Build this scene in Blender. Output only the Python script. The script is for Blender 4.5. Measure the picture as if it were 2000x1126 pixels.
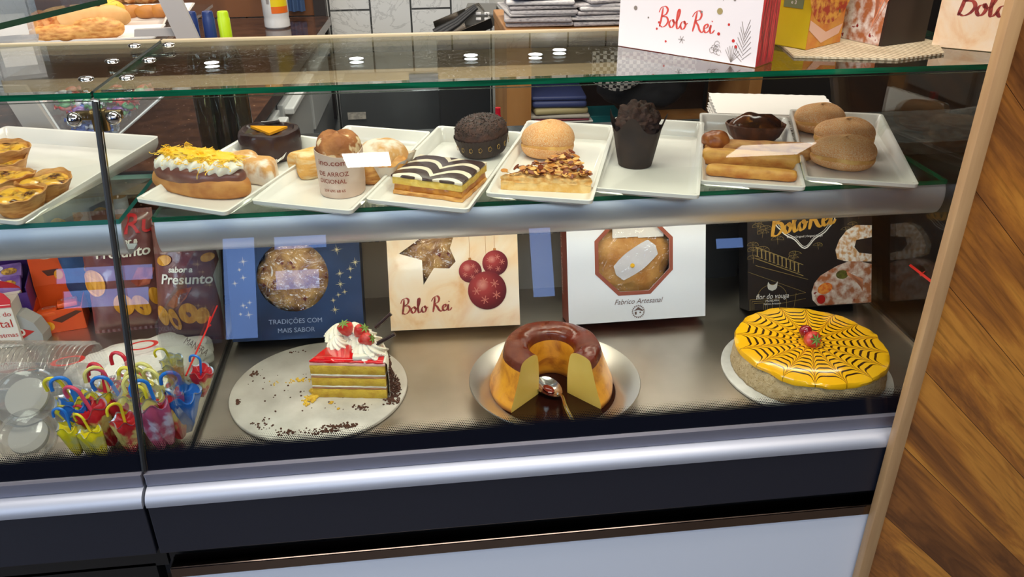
import bpy, bmesh, math, random
from mathutils import Vector, Matrix, noise
random.seed(7)
S = bpy.context.scene; COL = S.collection
for o in list(bpy.data.objects): bpy.data.objects.remove(o)
PI = math.pi
# ---------------------------------------------------------------- camera
F_PX, PITCH, YAW, ROLL = 1586.6, 27.729, 6.675, -0.240
CAM = Vector((.4261, -.9846, .7866))
pi_, ya_, ro_ = math.radians(PITCH), math.radians(YAW), math.radians(ROLL)
FW = Vector((math.sin(ya_)*math.cos(pi_), math.cos(ya_)*math.cos(pi_), -math.sin(pi_)))
RT0 = Vector((math.cos(ya_), -math.sin(ya_), 0)); UP0 = RT0.cross(FW)
RT = RT0*math.cos(ro_)+UP0*math.sin(ro_); UP = -RT0*math.sin(ro_)+UP0*math.cos(ro_)
cd = bpy.data.cameras.new('camera'); co = bpy.data.objects.new('camera', cd); COL.objects.link(co)
cd.sensor_width = 36; cd.lens = F_PX/2000*36; cd.clip_start = .02
co.matrix_world = Matrix(((RT.x, UP.x, -FW.x, CAM.x), (RT.y, UP.y, -FW.y, CAM.y), (RT.z, UP.z, -FW.z, CAM.z), (0, 0, 0, 1)))
S.camera = co
# ---------------------------------------------------------------- world, lights, exposure
S.view_settings.view_transform = 'Standard'; S.view_settings.look = 'None'
S.view_settings.gamma = 1; S.view_settings.use_curve_mapping = False; S.view_settings.exposure = 0.16
W = bpy.data.worlds.new('world'); S.world = W; W.use_nodes = True
W.node_tree.nodes['Background'].inputs[0].default_value = (.8, .9, 1, 1); W.node_tree.nodes['Background'].inputs[1].default_value = .3
def area(name, loc, tgt, sx, sy, e, col):
    l = bpy.data.lights.new(name, 'AREA'); l.shape = 'RECTANGLE'; l.size = sx; l.size_y = sy; l.energy = e; l.color = col
    o = bpy.data.objects.new(name, l); COL.objects.link(o); o.location = loc
    o.rotation_euler = (Vector(tgt)-Vector(loc)).to_track_quat('-Z', 'Y').to_euler(); return o
area('ceiling_light_counter', (.5, -.15, 1.86), (.5, -.0, 0), 1.6, .5, 36, (1, .92, .82))
area('ceiling_light_left', (-.9, .5, 1.86), (-.7, .4, 0), .6, .6, 9, (1, .93, .84))
area('ceiling_light_behind', (.5, 1.7, 1.86), (.5, 1.6, 0), 2.2, .6, 34, (1, .93, .83))
area('ceiling_light_right', (1.35, -.85, 1.86), (1.35, .1, .2), .7, .5, 17, (1, .88, .72))
area('fill_light_front', (.3, -2.3, 1.88), (.3, -1.6, 0), 2.6, 1.0, 60, (.72, .84, 1))  # added cool fill under the ceiling, brightens the room in front
area('fill_light_left', (-3.3, -2.6, 1.0), (.2, 0, 0), 1.6, 1.6, 60, (.66, .8, 1))  # added fill standing in for daylight, set aside to stay out of glass reflections

# ---------------------------------------------------------------- helpers
def at(px, py, x=None, y=None, z=None):
    d = FW*F_PX+RT*(px-1000)+UP*(563-py)
    t = (z-CAM.z)/d.z if z is not None else ((y-CAM.y)/d.y if y is not None else (x-CAM.x)/d.x)
    return CAM+d*t
def hx(h):
    h = h.lstrip('#'); c = [int(h[i:i+2], 16)/255 for i in (0, 2, 4)]
    return tuple([v/12.92 if v <= .04045 else ((v+.055)/1.055)**2.4 for v in c])+(1,)
MATS = {}
class NT:
    def __init__(s, name):
        s.m = bpy.data.materials.new(name); s.m.use_nodes = True; s.t = s.m.node_tree; s.n = s.t.nodes; s.l = s.t.links
        s.b = s.n['Principled BSDF']; s.out = s.n['Material Output']; MATS[name] = s.m
        s.tc = s.n.new('ShaderNodeTexCoord')
    def new(s, typ, **k):
        n = s.n.new(typ)
        for a, v in k.items(): setattr(n, a, v)
        return n
    def math(s, op, a, b=None, c=None):
        n = s.n.new('ShaderNodeMath'); n.operation = op
        for i, v in enumerate((a, b, c)):
            if v is None: continue
            if isinstance(v, (int, float)): n.inputs[i].default_value = v
            else: s.l.new(v, n.inputs[i])
        return n.outputs[0]
    def noise(s, scale, detail=4, stretch=None, rot=None, rough=.5, dist=0, src='Object'):
        v = s.tc.outputs[src]
        if stretch or rot:
            mp = s.n.new('ShaderNodeMapping'); s.l.new(v, mp.inputs[0])
            if rot: mp.inputs[2].default_value = rot
            v = mp.outputs[0]
            if stretch:
                m2 = s.n.new('ShaderNodeMapping'); m2.inputs[3].default_value = stretch; s.l.new(v, m2.inputs[0]); v = m2.outputs[0]
        n = s.n.new('ShaderNodeTexNoise'); n.inputs['Scale'].default_value = scale; n.inputs['Detail'].default_value = detail
        n.inputs['Roughness'].default_value = rough; n.inputs['Distortion'].default_value = dist; s.l.new(v, n.inputs['Vector'])
        return n.outputs['Fac']
    def ramp(s, fac, stops, interp='LINEAR'):
        r = s.n.new('ShaderNodeValToRGB'); r.color_ramp.interpolation = interp; e = r.color_ramp.elements
        while len(e) < len(stops): e.new(.5)
        for i, (p, c) in enumerate(stops): e[i].position = p; e[i].color = hx(c) if isinstance(c, str) else c
        s.l.new(fac, r.inputs[0]); return r.outputs[0]
    def mix(s, fac, a, b):
        n = s.n.new('ShaderNodeMix'); n.data_type = 'RGBA'
        for i, v in ((0, fac), (6, a), (7, b)):
            if isinstance(v, str): n.inputs[i].default_value = hx(v)
            elif isinstance(v, (int, float)): n.inputs[i].default_value = v
            elif isinstance(v, tuple): n.inputs[i].default_value = v
            else: s.l.new(v, n.inputs[i])
        return n.outputs[2]
    def col(s, c):
        if isinstance(c, str): s.b.inputs['Base Color'].default_value = hx(c)
        else: s.l.new(c, s.b.inputs['Base Color'])
    def bump(s, h, strength, dist=.001):
        n = s.n.new('ShaderNodeBump'); n.inputs['Strength'].default_value = strength; n.inputs['Distance'].default_value = dist
        s.l.new(h, n.inputs['Height']); s.l.new(n.outputs[0], s.b.inputs['Normal'])
    def set(s, **k):
        nm = dict(rough='Roughness', metal='Metallic', sss='Subsurface Weight', coat='Coat Weight', spec='Specular IOR Level', crough='Coat Roughness')
        for a, v in k.items():
            if a == 'sss':
                s.b.inputs['Subsurface Radius'].default_value = (.012, .006, .003); s.b.inputs['Subsurface Scale'].default_value = .3
            i = s.b.inputs[nm[a]]
            if isinstance(v, (int, float)): i.default_value = v
            else: s.l.new(v, i)
def mat(name, c, c2=None, scale=30, lo=.4, hi=.6, rough=.5, metal=0, bump=0, bscale=200, bdist=.001, sss=0, coat=0, stretch=None, rot=None, c3=None, scale3=100, lo3=.55, hi3=.65, spec=.5, detail=5):
    if name in MATS: return MATS[name]
    t = NT(name); base = c
    if c2: base = t.ramp(t.noise(scale, detail, stretch, rot), [(lo, c), (hi, c2)])
    if c3:
        f = t.ramp(t.noise(scale3, 3), [(lo3, (0, 0, 0, 1)), (hi3, (1, 1, 1, 1))]); base = t.mix(f, base, c3)
    t.col(base); t.set(rough=rough, metal=metal, coat=coat, spec=spec)
    if sss: t.set(sss=sss)
    if bump: t.bump(t.noise(bscale, 4, stretch if bscale < 0 else None), bump, bdist)
    return t.m
def glassmat(name, tint='#ffffff', refl=1.0, rough=0.0, haze=0.0, hazecol='#ffffff', ior=1.5):
    t = NT(name); t.n.remove(t.b)
    tr = t.new('ShaderNodeBsdfTransparent'); tr.inputs[0].default_value = hx(tint)
    gl = t.new('ShaderNodeBsdfGlossy'); gl.inputs['Roughness'].default_value = rough
    geo = t.new('ShaderNodeNewGeometry')
    fr = t.new('ShaderNodeFresnel'); ior_ = t.math('ADD', t.math('MULTIPLY', geo.outputs['Backfacing'], 1/ior-ior), ior)
    t.l.new(ior_, fr.inputs[0])
    fac = t.math('MULTIPLY', fr.outputs[0], refl)
    mx = t.new('ShaderNodeMixShader'); t.l.new(fac, mx.inputs[0]); t.l.new(tr.outputs[0], mx.inputs[1]); t.l.new(gl.outputs[0], mx.inputs[2])
    last = mx.outputs[0]
    if haze:
        df = t.new('ShaderNodeBsdfDiffuse'); df.inputs[0].default_value = hx(hazecol)
        m2 = t.new('ShaderNodeMixShader'); m2.inputs[0].default_value = haze
        t.l.new(last, m2.inputs[1]); t.l.new(df.outputs[0], m2.inputs[2]); last = m2.outputs[0]
    t.l.new(last, t.out.inputs[0]); t.glast = last
    return t
def emitmat(name, c, e):
    t = NT(name); t.n.remove(t.b); em = t.new('ShaderNodeEmission'); em.inputs[0].default_value = hx(c); em.inputs[1].default_value = e
    t.l.new(em.outputs[0], t.out.inputs[0]); return t.m

ID = Matrix.Identity(4)
def T(x, y, z): return Matrix.Translation((x, y, z))
def R(a, ax='Z'): return Matrix.Rotation(math.radians(a), 4, ax)
def Sc(x, y=None, z=None):
    y = x if y is None else y; z = x if z is None else z
    return Matrix.Diagonal((x, y, z, 1))
def fbm(p, sc, oct=3):
    v = 0; a = 1
    for i in range(oct): v += a*noise.noise(Vector(p)*sc); sc *= 2; a *= .5
    return v
class MB:
    def __init__(s): s.v = []; s.f = []; s.m = []
    def add(s, vs, fs, mi=0, M=None):
        n = len(s.v)
        s.v += [tuple(M @ Vector(v)) if M else tuple(v) for v in vs]
        s.f += [tuple(i+n for i in f) for f in fs]; s.m += [mi]*len(fs); return s
    def box(s, c, sz, mi=0, M=None, bev=0, seg=2):
        if bev:
            b = bmesh.new(); bmesh.ops.create_cube(b, size=1, matrix=T(*c) @ Sc(*sz))
            bmesh.ops.bevel(b, geom=b.edges[:], offset=bev, segments=seg, affect='EDGES', profile=.5)
            vs = [v.co[:] for v in b.verts]; fs = [[v.index for v in f.verts] for f in b.faces]; b.free()
            return s.add(vs, fs, mi, M)
        x, y, z = [v/2 for v in sz]; X, Y, Z = c
        vs = [(X+i*x, Y+j*y, Z+k*z) for i in (-1, 1) for j in (-1, 1) for k in (-1, 1)]
        return s.add(vs, [(0, 1, 3, 2), (4, 6, 7, 5), (0, 4, 5, 1), (2, 3, 7, 6), (0, 2, 6, 4), (1, 5, 7, 3)], mi, M)
    def grid(s, fn, nu, nv, cu=False, cv=False, mi=0, M=None, flip=False, mfn=None):
        vs = [fn(i/(nu if cu else nu-1), j/(nv if cv else nv-1)) for i in range(nu) for j in range(nv)]
        fs = []; ms = []
        for i in range(nu if cu else nu-1):
            for j in range(nv if cv else nv-1):
                a = i*nv+j; b = ((i+1) % nu)*nv+j; c = ((i+1) % nu)*nv+(j+1) % nv; d = i*nv+(j+1) % nv
                fs.append((a, d, c, b) if flip else (a, b, c, d)); ms.append(mfn(i/nu, j/nv) if mfn else mi)
        s.add(vs, fs, mi, M); s.m[-len(ms):] = ms; return s
    def lathe(s, prof, n=32, mi=0, M=None, fn=None, a0=0, a1=2*PI):
        full = abs(a1-a0-2*PI) < 1e-6
        def g(u, v):
            a = a0+(a1-a0)*u; k = min(int(v*(len(prof)-1)+.5), len(prof)-1); r, z = prof[k]
            if fn: r, z = fn(r, z, a)
            return (r*math.cos(a), r*math.sin(a), z)
        return s.grid(g, n, len(prof), full, False, mi, M)
    def tube(s, pts, r, n=8, mi=0, M=None, caps=True, closed=False):
        P = [Vector(p) for p in pts]; vs = []; fs = []; N = len(P); up = None
        for i, p in enumerate(P):
            t = (P[(i+1) % N]-P[i-1]) if closed else (P[min(i+1, N-1)]-P[max(i-1, 0)])
            t = t.normalized() if t.length > 1e-9 else Vector((0, 0, 1))
            if up is None: up = Vector((0, 0, 1)) if abs(t.z) < .9 else Vector((1, 0, 0))
            a = t.cross(up); a = a.normalized() if a.length > 1e-6 else t.orthogonal().normalized()
            b = t.cross(a).normalized(); up = -b if up.dot(-b) > 0 else b
            rr = r[i] if isinstance(r, (list, tuple)) else r
            for k in range(n):
                q = 2*PI*k/n; vs.append(p+(a*math.cos(q)+b*math.sin(q))*rr)
        for i in range(N if closed else N-1):
            for k in range(n): fs.append((i*n+k, i*n+(k+1) % n, ((i+1) % N)*n+(k+1) % n, ((i+1) % N)*n+k))
        if caps and not closed: fs += [tuple(range(n))[::-1], tuple(range((N-1)*n, N*n))]
        return s.add(vs, fs, mi, M)
    def prism(s, poly, z0, z1, mi=0, M=None, side=None):
        n = len(poly); vs = [(x, y, z0) for x, y in poly]+[(x, y, z1) for x, y in poly]
        s.add(vs, [tuple(range(n))[::-1], tuple(range(n, 2*n))], mi, M)
        return s.add(vs, [(i, (i+1) % n, n+(i+1) % n, n+i) for i in range(n)], mi if side is None else side, M)
    def blob(s, rx, ry, rz, n=40, m=24, e=1.0, flat=.0, amp=0, fr=30, seed=0, mi=0, M=None, fn=None):
        # ellipsoid with flattened base, lifted so the base sits at z=0
        zb = -rz*(1-flat)
        def g(u, v):
            a = 2*PI*u; b = -PI/2+PI*v; cb = math.copysign(abs(math.cos(b))**e, math.cos(b)); sb = math.copysign(abs(math.sin(b))**e, math.sin(b))
            p = Vector((rx*cb*math.cos(a), ry*cb*math.sin(a), rz*sb))
            if amp:
                k = 1+amp*fbm(p+Vector((seed*3.7, seed, seed*1.3)), fr); p = p*k
            if fn: p = Vector(fn(p, a, b))
            if p.z < zb: p.z = zb
            p.z -= zb
            return p
        return s.grid(g, n, m, True, False, mi, M)
    def build(s, name, mats, parent=None, M=None, smooth=True, ang=40):
        me = bpy.data.meshes.new(name)
        vs = [M @ Vector(v) for v in s.v] if M else s.v
        me.from_pydata([tuple(v) for v in vs], [], s.f)
        if not isinstance(mats, (list, tuple)): mats = [mats]
        for m in mats: me.materials.append(m)
        me.polygons.foreach_set('material_index', s.m)
        if smooth: me.polygons.foreach_set('use_smooth', [True]*len(s.f))
        me.validate(); me.update()
        b = bmesh.new(); b.from_mesh(me); bmesh.ops.remove_doubles(b, verts=b.verts[:], dist=1e-6)
        bmesh.ops.recalc_face_normals(b, faces=b.faces[:]); b.to_mesh(me); b.free()
        if smooth: me.set_sharp_from_angle(angle=math.radians(ang))
        o = bpy.data.objects.new(name, me); COL.objects.link(o); o.parent = parent
        return o
def tag(o, label=None, cat=None, group=None, kind=None):
    for k, v in (('label', label), ('category', cat), ('group', group), ('kind', kind)):
        if v: o[k] = v
    return o
def thing(name, label, cat, loc=(0, 0, 0), rz=0, rx=0, group=None):
    o = bpy.data.objects.new(name, None); COL.objects.link(o); o.location = loc; o.rotation_euler = (math.radians(rx), 0, math.radians(rz))
    o.empty_display_size = .02; return tag(o, label, cat, group)
def place(o, loc, rz=0, rx=0, ry=0):
    o.location = loc; o.rotation_euler = (math.radians(rx), math.radians(ry), math.radians(rz)); return o
def struct(name, mb, m, **k):
    return tag(mb.build(name, m, smooth=False), kind='structure')
def grow(r, k=1.032): r.scale = (k, k, k); return r
def dup(root, loc, rz, label, group=None):
    r = root.copy(); COL.objects.link(r); r.location = loc; r.rotation_euler.z = math.radians(rz); r['label'] = label
    if group: r['group'] = group
    for ch in list(root.children):
        c = ch.copy(); COL.objects.link(c); c.parent = r
        for g in list(ch.children):
            d = g.copy(); COL.objects.link(d); d.parent = c
    return r
# --- text: typed lettering
def textgeo(body, size, shear=0, align='CENTER', xs=1, bold=0):
    cu = bpy.data.curves.new('tmp', 'FONT'); cu.body = body; cu.size = size; cu.shear = shear; cu.align_x = align; cu.offset = bold; cu.resolution_u = 3
    o = bpy.data.objects.new('tmp', cu); COL.objects.link(o)
    dg = bpy.context.evaluated_depsgraph_get(); dg.update(); me = bpy.data.meshes.new_from_object(o.evaluated_get(dg))
    vs = [(v.co.x*xs, v.co.y, 0) for v in me.vertices]; fs = [tuple(p.vertices) for p in me.polygons]
    bpy.data.objects.remove(o); bpy.data.curves.remove(cu); bpy.data.meshes.remove(me); return vs, fs
# face frame: u right, v up, w outward (front face of a box at local y = 0)
FACE = Matrix(((1, 0, 0, 0), (0, 0, -1, 0), (0, 1, 0, 0), (0, 0, 0, 1)))
def typed(name, body, size, m, parent, u, v, frame=FACE, w=.0004, fn=None, **k):
    vs, fs = textgeo(body, size, **k); mb = MB(); mb.add([(a+u, b+v, w) for a, b, c in vs], fs, 0)
    if fn: mb.v = [fn(p) for p in mb.v]
    else: mb.v = [tuple(frame @ Vector(p)) for p in mb.v]
    return mb.build(name, m, parent, smooth=False)
def cr(pts, n=6):
    P = [Vector((p[0], p[1], p[2] if len(p) > 2 else 0)) for p in pts]; out = []
    for i in range(len(P)-1):
        a = P[max(i-1, 0)]; b = P[i]; c = P[i+1]; d = P[min(i+2, len(P)-1)]
        for k in range(n):
            t = k/n; out.append(.5*((2*b)+(c-a)*t+(2*a-5*b+4*c-d)*t*t+(-a+3*b-3*c+d)*t**3))
    out.append(P[-1]); return out
GL = {  # brush script glyphs: strokes and advance
 'B': ([[(.45, 2.25), (.38, 1.5), (.25, .6), (.1, -.1)], [(-.1, 1.6), (.2, 2.2), (.8, 2.4), (1.15, 2.05), (.95, 1.5), (.45, 1.2), (1.05, 1.15), (1.3, .7), (1.0, .15), (.5, -.1), (.05, .15)]], 1.45),
 'R': ([[(.5, 2.25), (.4, 1.5), (.25, .6), (.1, -.1)], [(-.1, 1.6), (.3, 2.2), (.85, 2.4), (1.15, 2.0), (.95, 1.45), (.45, 1.15), (.8, .7), (1.05, .2), (1.4, -.05), (1.6, .2)]], 1.55),
 'o': ([[(.55, .95), (.2, .8), (.05, .35), (.3, 0), (.6, .15), (.75, .6), (.55, .95), (.6, .75), (.85, .65), (1.05, .8)]], .95),
 'l': ([[(0, .45), (.35, 1.2), (.5, 2.0), (.35, 2.25), (.2, 1.8), (.15, .7), (.25, .05), (.5, .05), (.75, .5)]], .68),
 'e': ([[(.05, .45), (.4, .55), (.6, .8), (.45, 1.0), (.15, .75), (.1, .3), (.35, 0), (.65, .15), (.9, .5)]], .78),
 'i': ([[(.0, .4), (.2, .95), (.15, .4), (.25, .05), (.5, .1), (.75, .45)], [(.3, 1.35), (.36, 1.45)]], .7)}
def script(name, word, size, m, parent, u, v, frame=FACE, w=.0006, wt=.2, slope=0, sp=.75, gold=False):
    mb = MB(); x = 0
    for ch in word:
        if ch == ' ': x += sp; continue
        st, adv = GL[ch]
        for s_ in st:
            P = cr(s_, 7); L = []; n = len(P)
            for i, p in enumerate(P):
                t = P[min(i+1, n-1)]-P[max(i-1, 0)]; t = t.normalized() if t.length > 0 else Vector((1, 0, 0))
                ww = wt*(.28+.72*abs(t.dot(Vector((-.25, .97, 0)))))*(.45+.55*min(1, 4*i/n, 4*(n-1-i)/n+.2)); nn = Vector((-t.y, t.x, 0))*ww/2
                for q in (p+nn, p-nn): L.append((u+(q.x+x)*size, v+(q.y+slope*(q.x+x))*size, w))
            mb.add(L, [(2*i, 2*i+1, 2*i+3, 2*i+2) for i in range(n-1)])
        x += adv
    mb.v = [tuple(frame @ Vector(p)) for p in mb.v]
    return mb.build(name, m, parent, smooth=False)
def flat(name, polys, m, parent, frame=FACE, w=.0005, fn=None):
    mb = MB()
    for i, p in enumerate(polys): mb.add([(a, b, w) for a, b in p], [tuple(range(len(p)))], 0)
    mb.v = [fn(p) if fn else tuple(frame @ Vector(p)) for p in mb.v]
    return mb.build(name, m, parent, smooth=False)
def circ(x, y, r, n=24, ry=None, rot=0):
    ry = ry or r; c, s = math.cos(rot), math.sin(rot)
    return [(x+r*math.cos(2*PI*i/n)*c-ry*math.sin(2*PI*i/n)*s, y+r*math.cos(2*PI*i/n)*s+ry*math.sin(2*PI*i/n)*c) for i in range(n)]
def line2(x0, y0, x1, y1, w):
    d = Vector((x1-x0, y1-y0)); d = d.normalized() if d.length > 0 else Vector((1, 0)); n = Vector((-d.y, d.x))*w/2
    return [(x0+n.x, y0+n.y), (x0-n.x, y0-n.y), (x1-n.x, y1-n.y), (x1+n.x, y1+n.y)]
def ring2(x, y, r0, r1, n=32):
    return [[(x+r0*math.cos(a), y+r0*math.sin(a)), (x+r1*math.cos(a), y+r1*math.sin(a)), (x+r1*math.cos(b), y+r1*math.sin(b)), (x+r0*math.cos(b), y+r0*math.sin(b))]
            for a, b in [(2*PI*i/n, 2*PI*(i+1)/n) for i in range(n)]]
def poly2(pts, w):
    return [line2(*pts[i][:2], *pts[i+1][:2], w) for i in range(len(pts)-1)]

# ---------------------------------------------------------------- common materials
m_alu = mat('aluminium', '#c4c7d0', rough=.45, metal=.75)
m_alu_bump = mat('aluminium_satin', '#b4b9c6', rough=.5, metal=.55)
m_rail = mat('anodised_rail', '#8a8b9a', rough=.42, metal=.7)
m_dark = mat('black_enamel', '#181b27', rough=.42, c2='#1b1f2c', scale=800)
m_black = mat('black_rubber', '#0b0b0d', rough=.5)
m_chrome = mat('chrome', '#d8d6d2', rough=.08, metal=1)
m_white = mat('white_melamine', '#e6e1da', rough=.16, coat=.3)
m_white_panel = mat('white_panel', '#d5dbe6', rough=.25)
m_green = mat('green_glass_edge', '#04402b', '#0a6a49', scale=9, lo=.35, hi=.75, rough=.12, coat=.6, stretch=(1, 1, 20))
m_green_t = mat('teal_glass_edge', '#2c6f68', rough=.2)
t = glassmat('clear_glass', '#fafdfb'); m_glass = t.m
t = glassmat('top_glass', '#f3f8f4', 1.5)
# fine wiping scratches on the top pane
sc = t.noise(22, 3, (1, 1, 1), None, .7, 2.2); sc = t.math('ABSOLUTE', t.math('SUBTRACT', sc, .5)); sc = t.math('LESS_THAN', sc, .0035)
n2 = t.noise(7, 2); sc = t.math('MULTIPLY', sc, t.math('MULTIPLY', t.math('GREATER_THAN', n2, .5), .35))
gl2 = t.new('ShaderNodeBsdfGlossy'); gl2.inputs['Roughness'].default_value = .35
mx = t.new('ShaderNodeMixShader'); t.l.new(sc, mx.inputs[0]); t.l.new(t.glast, mx.inputs[1]); t.l.new(gl2.outputs[0], mx.inputs[2]); t.l.new(mx.outputs[0], t.out.inputs[0])
m_topglass = t.m
t = glassmat('shelf_glass', '#eff7f3'); m_shelfglass = t.m
# front pane: clear with a black dotted frit along its foot
t = glassmat('fritted_glass', '#fcfefd', 1.0)
sep = t.new('ShaderNodeSeparateXYZ'); t.l.new(t.tc.outputs['Object'], sep.inputs[0]); X, Z = sep.outputs[0], sep.outputs[2]
PT = .0028
zz = t.math('DIVIDE', Z, PT*.9); row = t.math('FLOOR', zz); odd = t.math('MULTIPLY', t.math('MODULO', row, 2), .5)
fx = t.math('SUBTRACT', t.math('FRACT', t.math('ADD', t.math('ADD', t.math('DIVIDE', X, PT), odd), 1000)), .5); fz = t.math('SUBTRACT', t.math('FRACT', zz), .5)
dd = t.math('SQRT', t.math('ADD', t.math('MULTIPLY', fx, fx), t.math('MULTIPLY', fz, fz)))
rad = t.math('MULTIPLY', t.math('SUBTRACT', .047, Z), .76/.027)   # dot radius grows towards the foot
mask = t.math('LESS_THAN', dd, rad)
df = t.new('ShaderNodeBsdfPrincipled'); df.inputs['Base Color'].default_value = hx('#0c0e17'); df.inputs['Roughness'].default_value = .15
mx = t.new('ShaderNodeMixShader'); t.l.new(mask, mx.inputs[0]); t.l.new(t.glast, mx.inputs[1]); t.l.new(df.outputs[0], mx.inputs[2]); t.l.new(mx.outputs[0], t.out.inputs[0])
m_frit = t.m
t = glassmat('clear_plastic', '#fbfbfb', 1.6, .06, .10, '#e8e8e8', 1.55); m_plastic = t.m
t = glassmat('window_film', '#ffffff', 1.7, .03, .0, '#ffffff', 1.6); m_film = t.m
nb = t.new('ShaderNodeBump'); nb.inputs['Strength'].default_value = .9; nb.inputs['Distance'].default_value = .004; t.l.new(t.noise(38, 2, None, None, .5, 1.5), nb.inputs['Height'])
for n_ in t.n:
    if n_.type == 'BSDF_GLOSSY': t.l.new(nb.outputs[0], n_.inputs['Normal'])
# brushed, scratched stainless deck
t = NT('brushed_steel'); f = t.noise(7, 3, None, None, .5); t.col(t.ramp(f, [(.3, '#b3aa9e'), (.7, '#cfc6ba')])); t.set(metal=1, rough=t.math('ADD', t.math('MULTIPLY', t.noise(9, 4), .2), .24))
t.bump(t.noise(60, 4, (1, 9, 1)), .18, .001); m_steel = t.m
m_steel2 = mat('polished_steel', '#c3bfb8', rough=.2, metal=1)
m_paper = mat('white_paper', '#e9e6e2', rough=.8)
m_woodpost = mat('post_wood', '#a9835a', '#b99468', scale=14, stretch=(6, 6, .5), lo=.3, hi=.7, rough=.45)
# ================================================================ the room
mb = MB(); mb.box((.6, -1.85, -.9), (9, 9.3, .1)); struct('floor', mb, mat('floor_tile', '#6b6259', '#7a7067', scale=4, rough=.35))
mb = MB(); mb.box((.6, -1.85, 1.95), (9, 9.3, .1)); struct('ceiling', mb, mat('ceiling_paint', '#cfc9c0', rough=.8))
t = NT('marble_tile'); br = t.new('ShaderNodeTexBrick'); mp = t.new('ShaderNodeMapping'); mp.inputs[2].default_value = (PI/2, 0, PI/2); mp.inputs[1].default_value = (.13, .075, 0)
# vertical running bond: bricks turned so the long side stands up
sep = t.new('ShaderNodeSeparateXYZ'); t.l.new(t.tc.outputs['Object'], sep.inputs[0]); cmb = t.new('ShaderNodeCombineXYZ')
t.l.new(t.math('ADD', sep.outputs[2], .09), cmb.inputs[0]); t.l.new(t.math('ADD', sep.outputs[0], -.068), cmb.inputs[1]); t.l.new(cmb.outputs[0], br.inputs['Vector'])
br.inputs['Color1'].default_value = hx('#cfcfca'); br.inputs['Color2'].default_value = hx('#d9d9d4'); br.inputs['Mortar'].default_value = hx('#3f403e')
br.inputs['Scale'].default_value = 1; br.inputs['Mortar Size'].default_value = .004; br.inputs['Brick Width'].default_value = .60; br.inputs['Row Height'].default_value = .1775; br.inputs['Mortar Smooth'].default_value = 0
v = t.noise(4, 6, None, None, .6, 2.5); v = t.math('LESS_THAN', t.math('ABSOLUTE', t.math('SUBTRACT', v, .5)), .012)
t.col(t.mix(t.math('MULTIPLY', v, .35), br.outputs['Color'], '#8d8d8a')); t.set(rough=.3)
mb = MB(); mb.box((.6, 2.85, .5), (9, .1, 2.8)); struct('wall_back', mb, t.m)
m_wall = mat('brown_wall', '#4a3a30', '#59473a', scale=3, rough=.6)
mb = MB(); mb.box((-3.95, -1.85, .5), (.1, 9.3, 2.8)); struct('wall_left', mb, m_wall)
mb = MB(); mb.box((5.15, -1.85, .5), (.1, 9.3, 2.8)); struct('wall_right', mb, m_wall)
# street wall behind the camera with windows
mb = MB(); mb.box((.6, -6.55, .5), (9, .1, 2.8)); struct('wall_front', mb, mat('street_wall', '#3d3f4a', rough=.7))
m_day = emitmat('daylight_pane', '#8db2ff', 4.2); m_frame = mat('window_frame_paint', '#2a2d35', rough=.5)
for i, (x0, x1, z0, z1) in enumerate([(-2.93, -2.08, 1.07, 1.21), (-2.87, -2.12, .84, 1.0), (-1.45, -1.16, .47, 1.41), (-.98, -.50, 1.28, 1.40), (-.98, -.58, .90, 1.08), (1.43, 1.64, .69, 1.36), (3.28, 3.56, 1.06, 1.16)]):
    mb = MB(); mb.box(((x0+x1)/2, -6.485, (z0+z1)/2), (x1-x0, .01, z1-z0)); w = struct('window_%d' % (i+1), mb, m_day)
    f = MB()
    for c, s_ in (((x0-.012, -6.48, (z0+z1)/2), (.024, .05, z1-z0+.048)), ((x1+.012, -6.48, (z0+z1)/2), (.024, .05, z1-z0+.048)), (((x0+x1)/2, -6.48, z0-.012), (x1-x0, .05, .024)), (((x0+x1)/2, -6.48, z1+.012), (x1-x0, .05, .024))): f.box(c, s_)
    f.build('window_frame', m_frame, w, smooth=False)
def ceiling_panel(x, y, sx, sy, e, lab):
    r = thing('ceiling_panel_light', lab, 'light', (x, y, 1.9))
    f = MB(); f.box((0, 0, -.01), (sx+.04, sy+.04, .02)); f.build('frame', m_white, r, smooth=False)
    d = MB(); d.box((0, 0, -.023), (sx, sy, .006)); d.build('diffuser', emitmat('panel_glow_%d' % int(e), '#fff6ec', e), r, smooth=False)
ceiling_panel(-.02, -5.6, .38, .45, 26, 'square ceiling light panel mirrored as the white rectangle on the front glass')
ceiling_panel(3.65, -5.85, .7, .4, 7, 'ceiling light panel mirrored over the pastry rolls')

# wood clad panel and post at the right
t = NT('diagonal_planks'); sep = t.new('ShaderNodeSeparateXYZ'); t.l.new(t.tc.outputs['Object'], sep.inputs[0])
A = math.radians(-45); ca, sa = math.cos(A), math.sin(A)
al = t.math('ADD', t.math('MULTIPLY', sep.outputs[0], ca), t.math('MULTIPLY', sep.outputs[2], sa))
ac = t.math('ADD', t.math('MULTIPLY', sep.outputs[0], -sa), t.math('MULTIPLY', sep.outputs[2], ca))
PW = .102; q = t.math('DIVIDE', t.math('ADD', ac, 5.02), PW); idn = t.math('FLOOR', q); fr = t.math('FRACT', q)
wn = t.new('ShaderNodeTexWhiteNoise'); wn.noise_dimensions = '1D'; t.l.new(idn, wn.inputs['W'])
cmb = t.new('ShaderNodeCombineXYZ'); t.l.new(t.math('ADD', t.math('MULTIPLY', al, 2.2), t.math('MULTIPLY', wn.outputs[0], 40)), cmb.inputs[0]); t.l.new(t.math('MULTIPLY', ac, 13), cmb.inputs[1]); t.l.new(wn.outputs[0], cmb.inputs[2])
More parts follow.
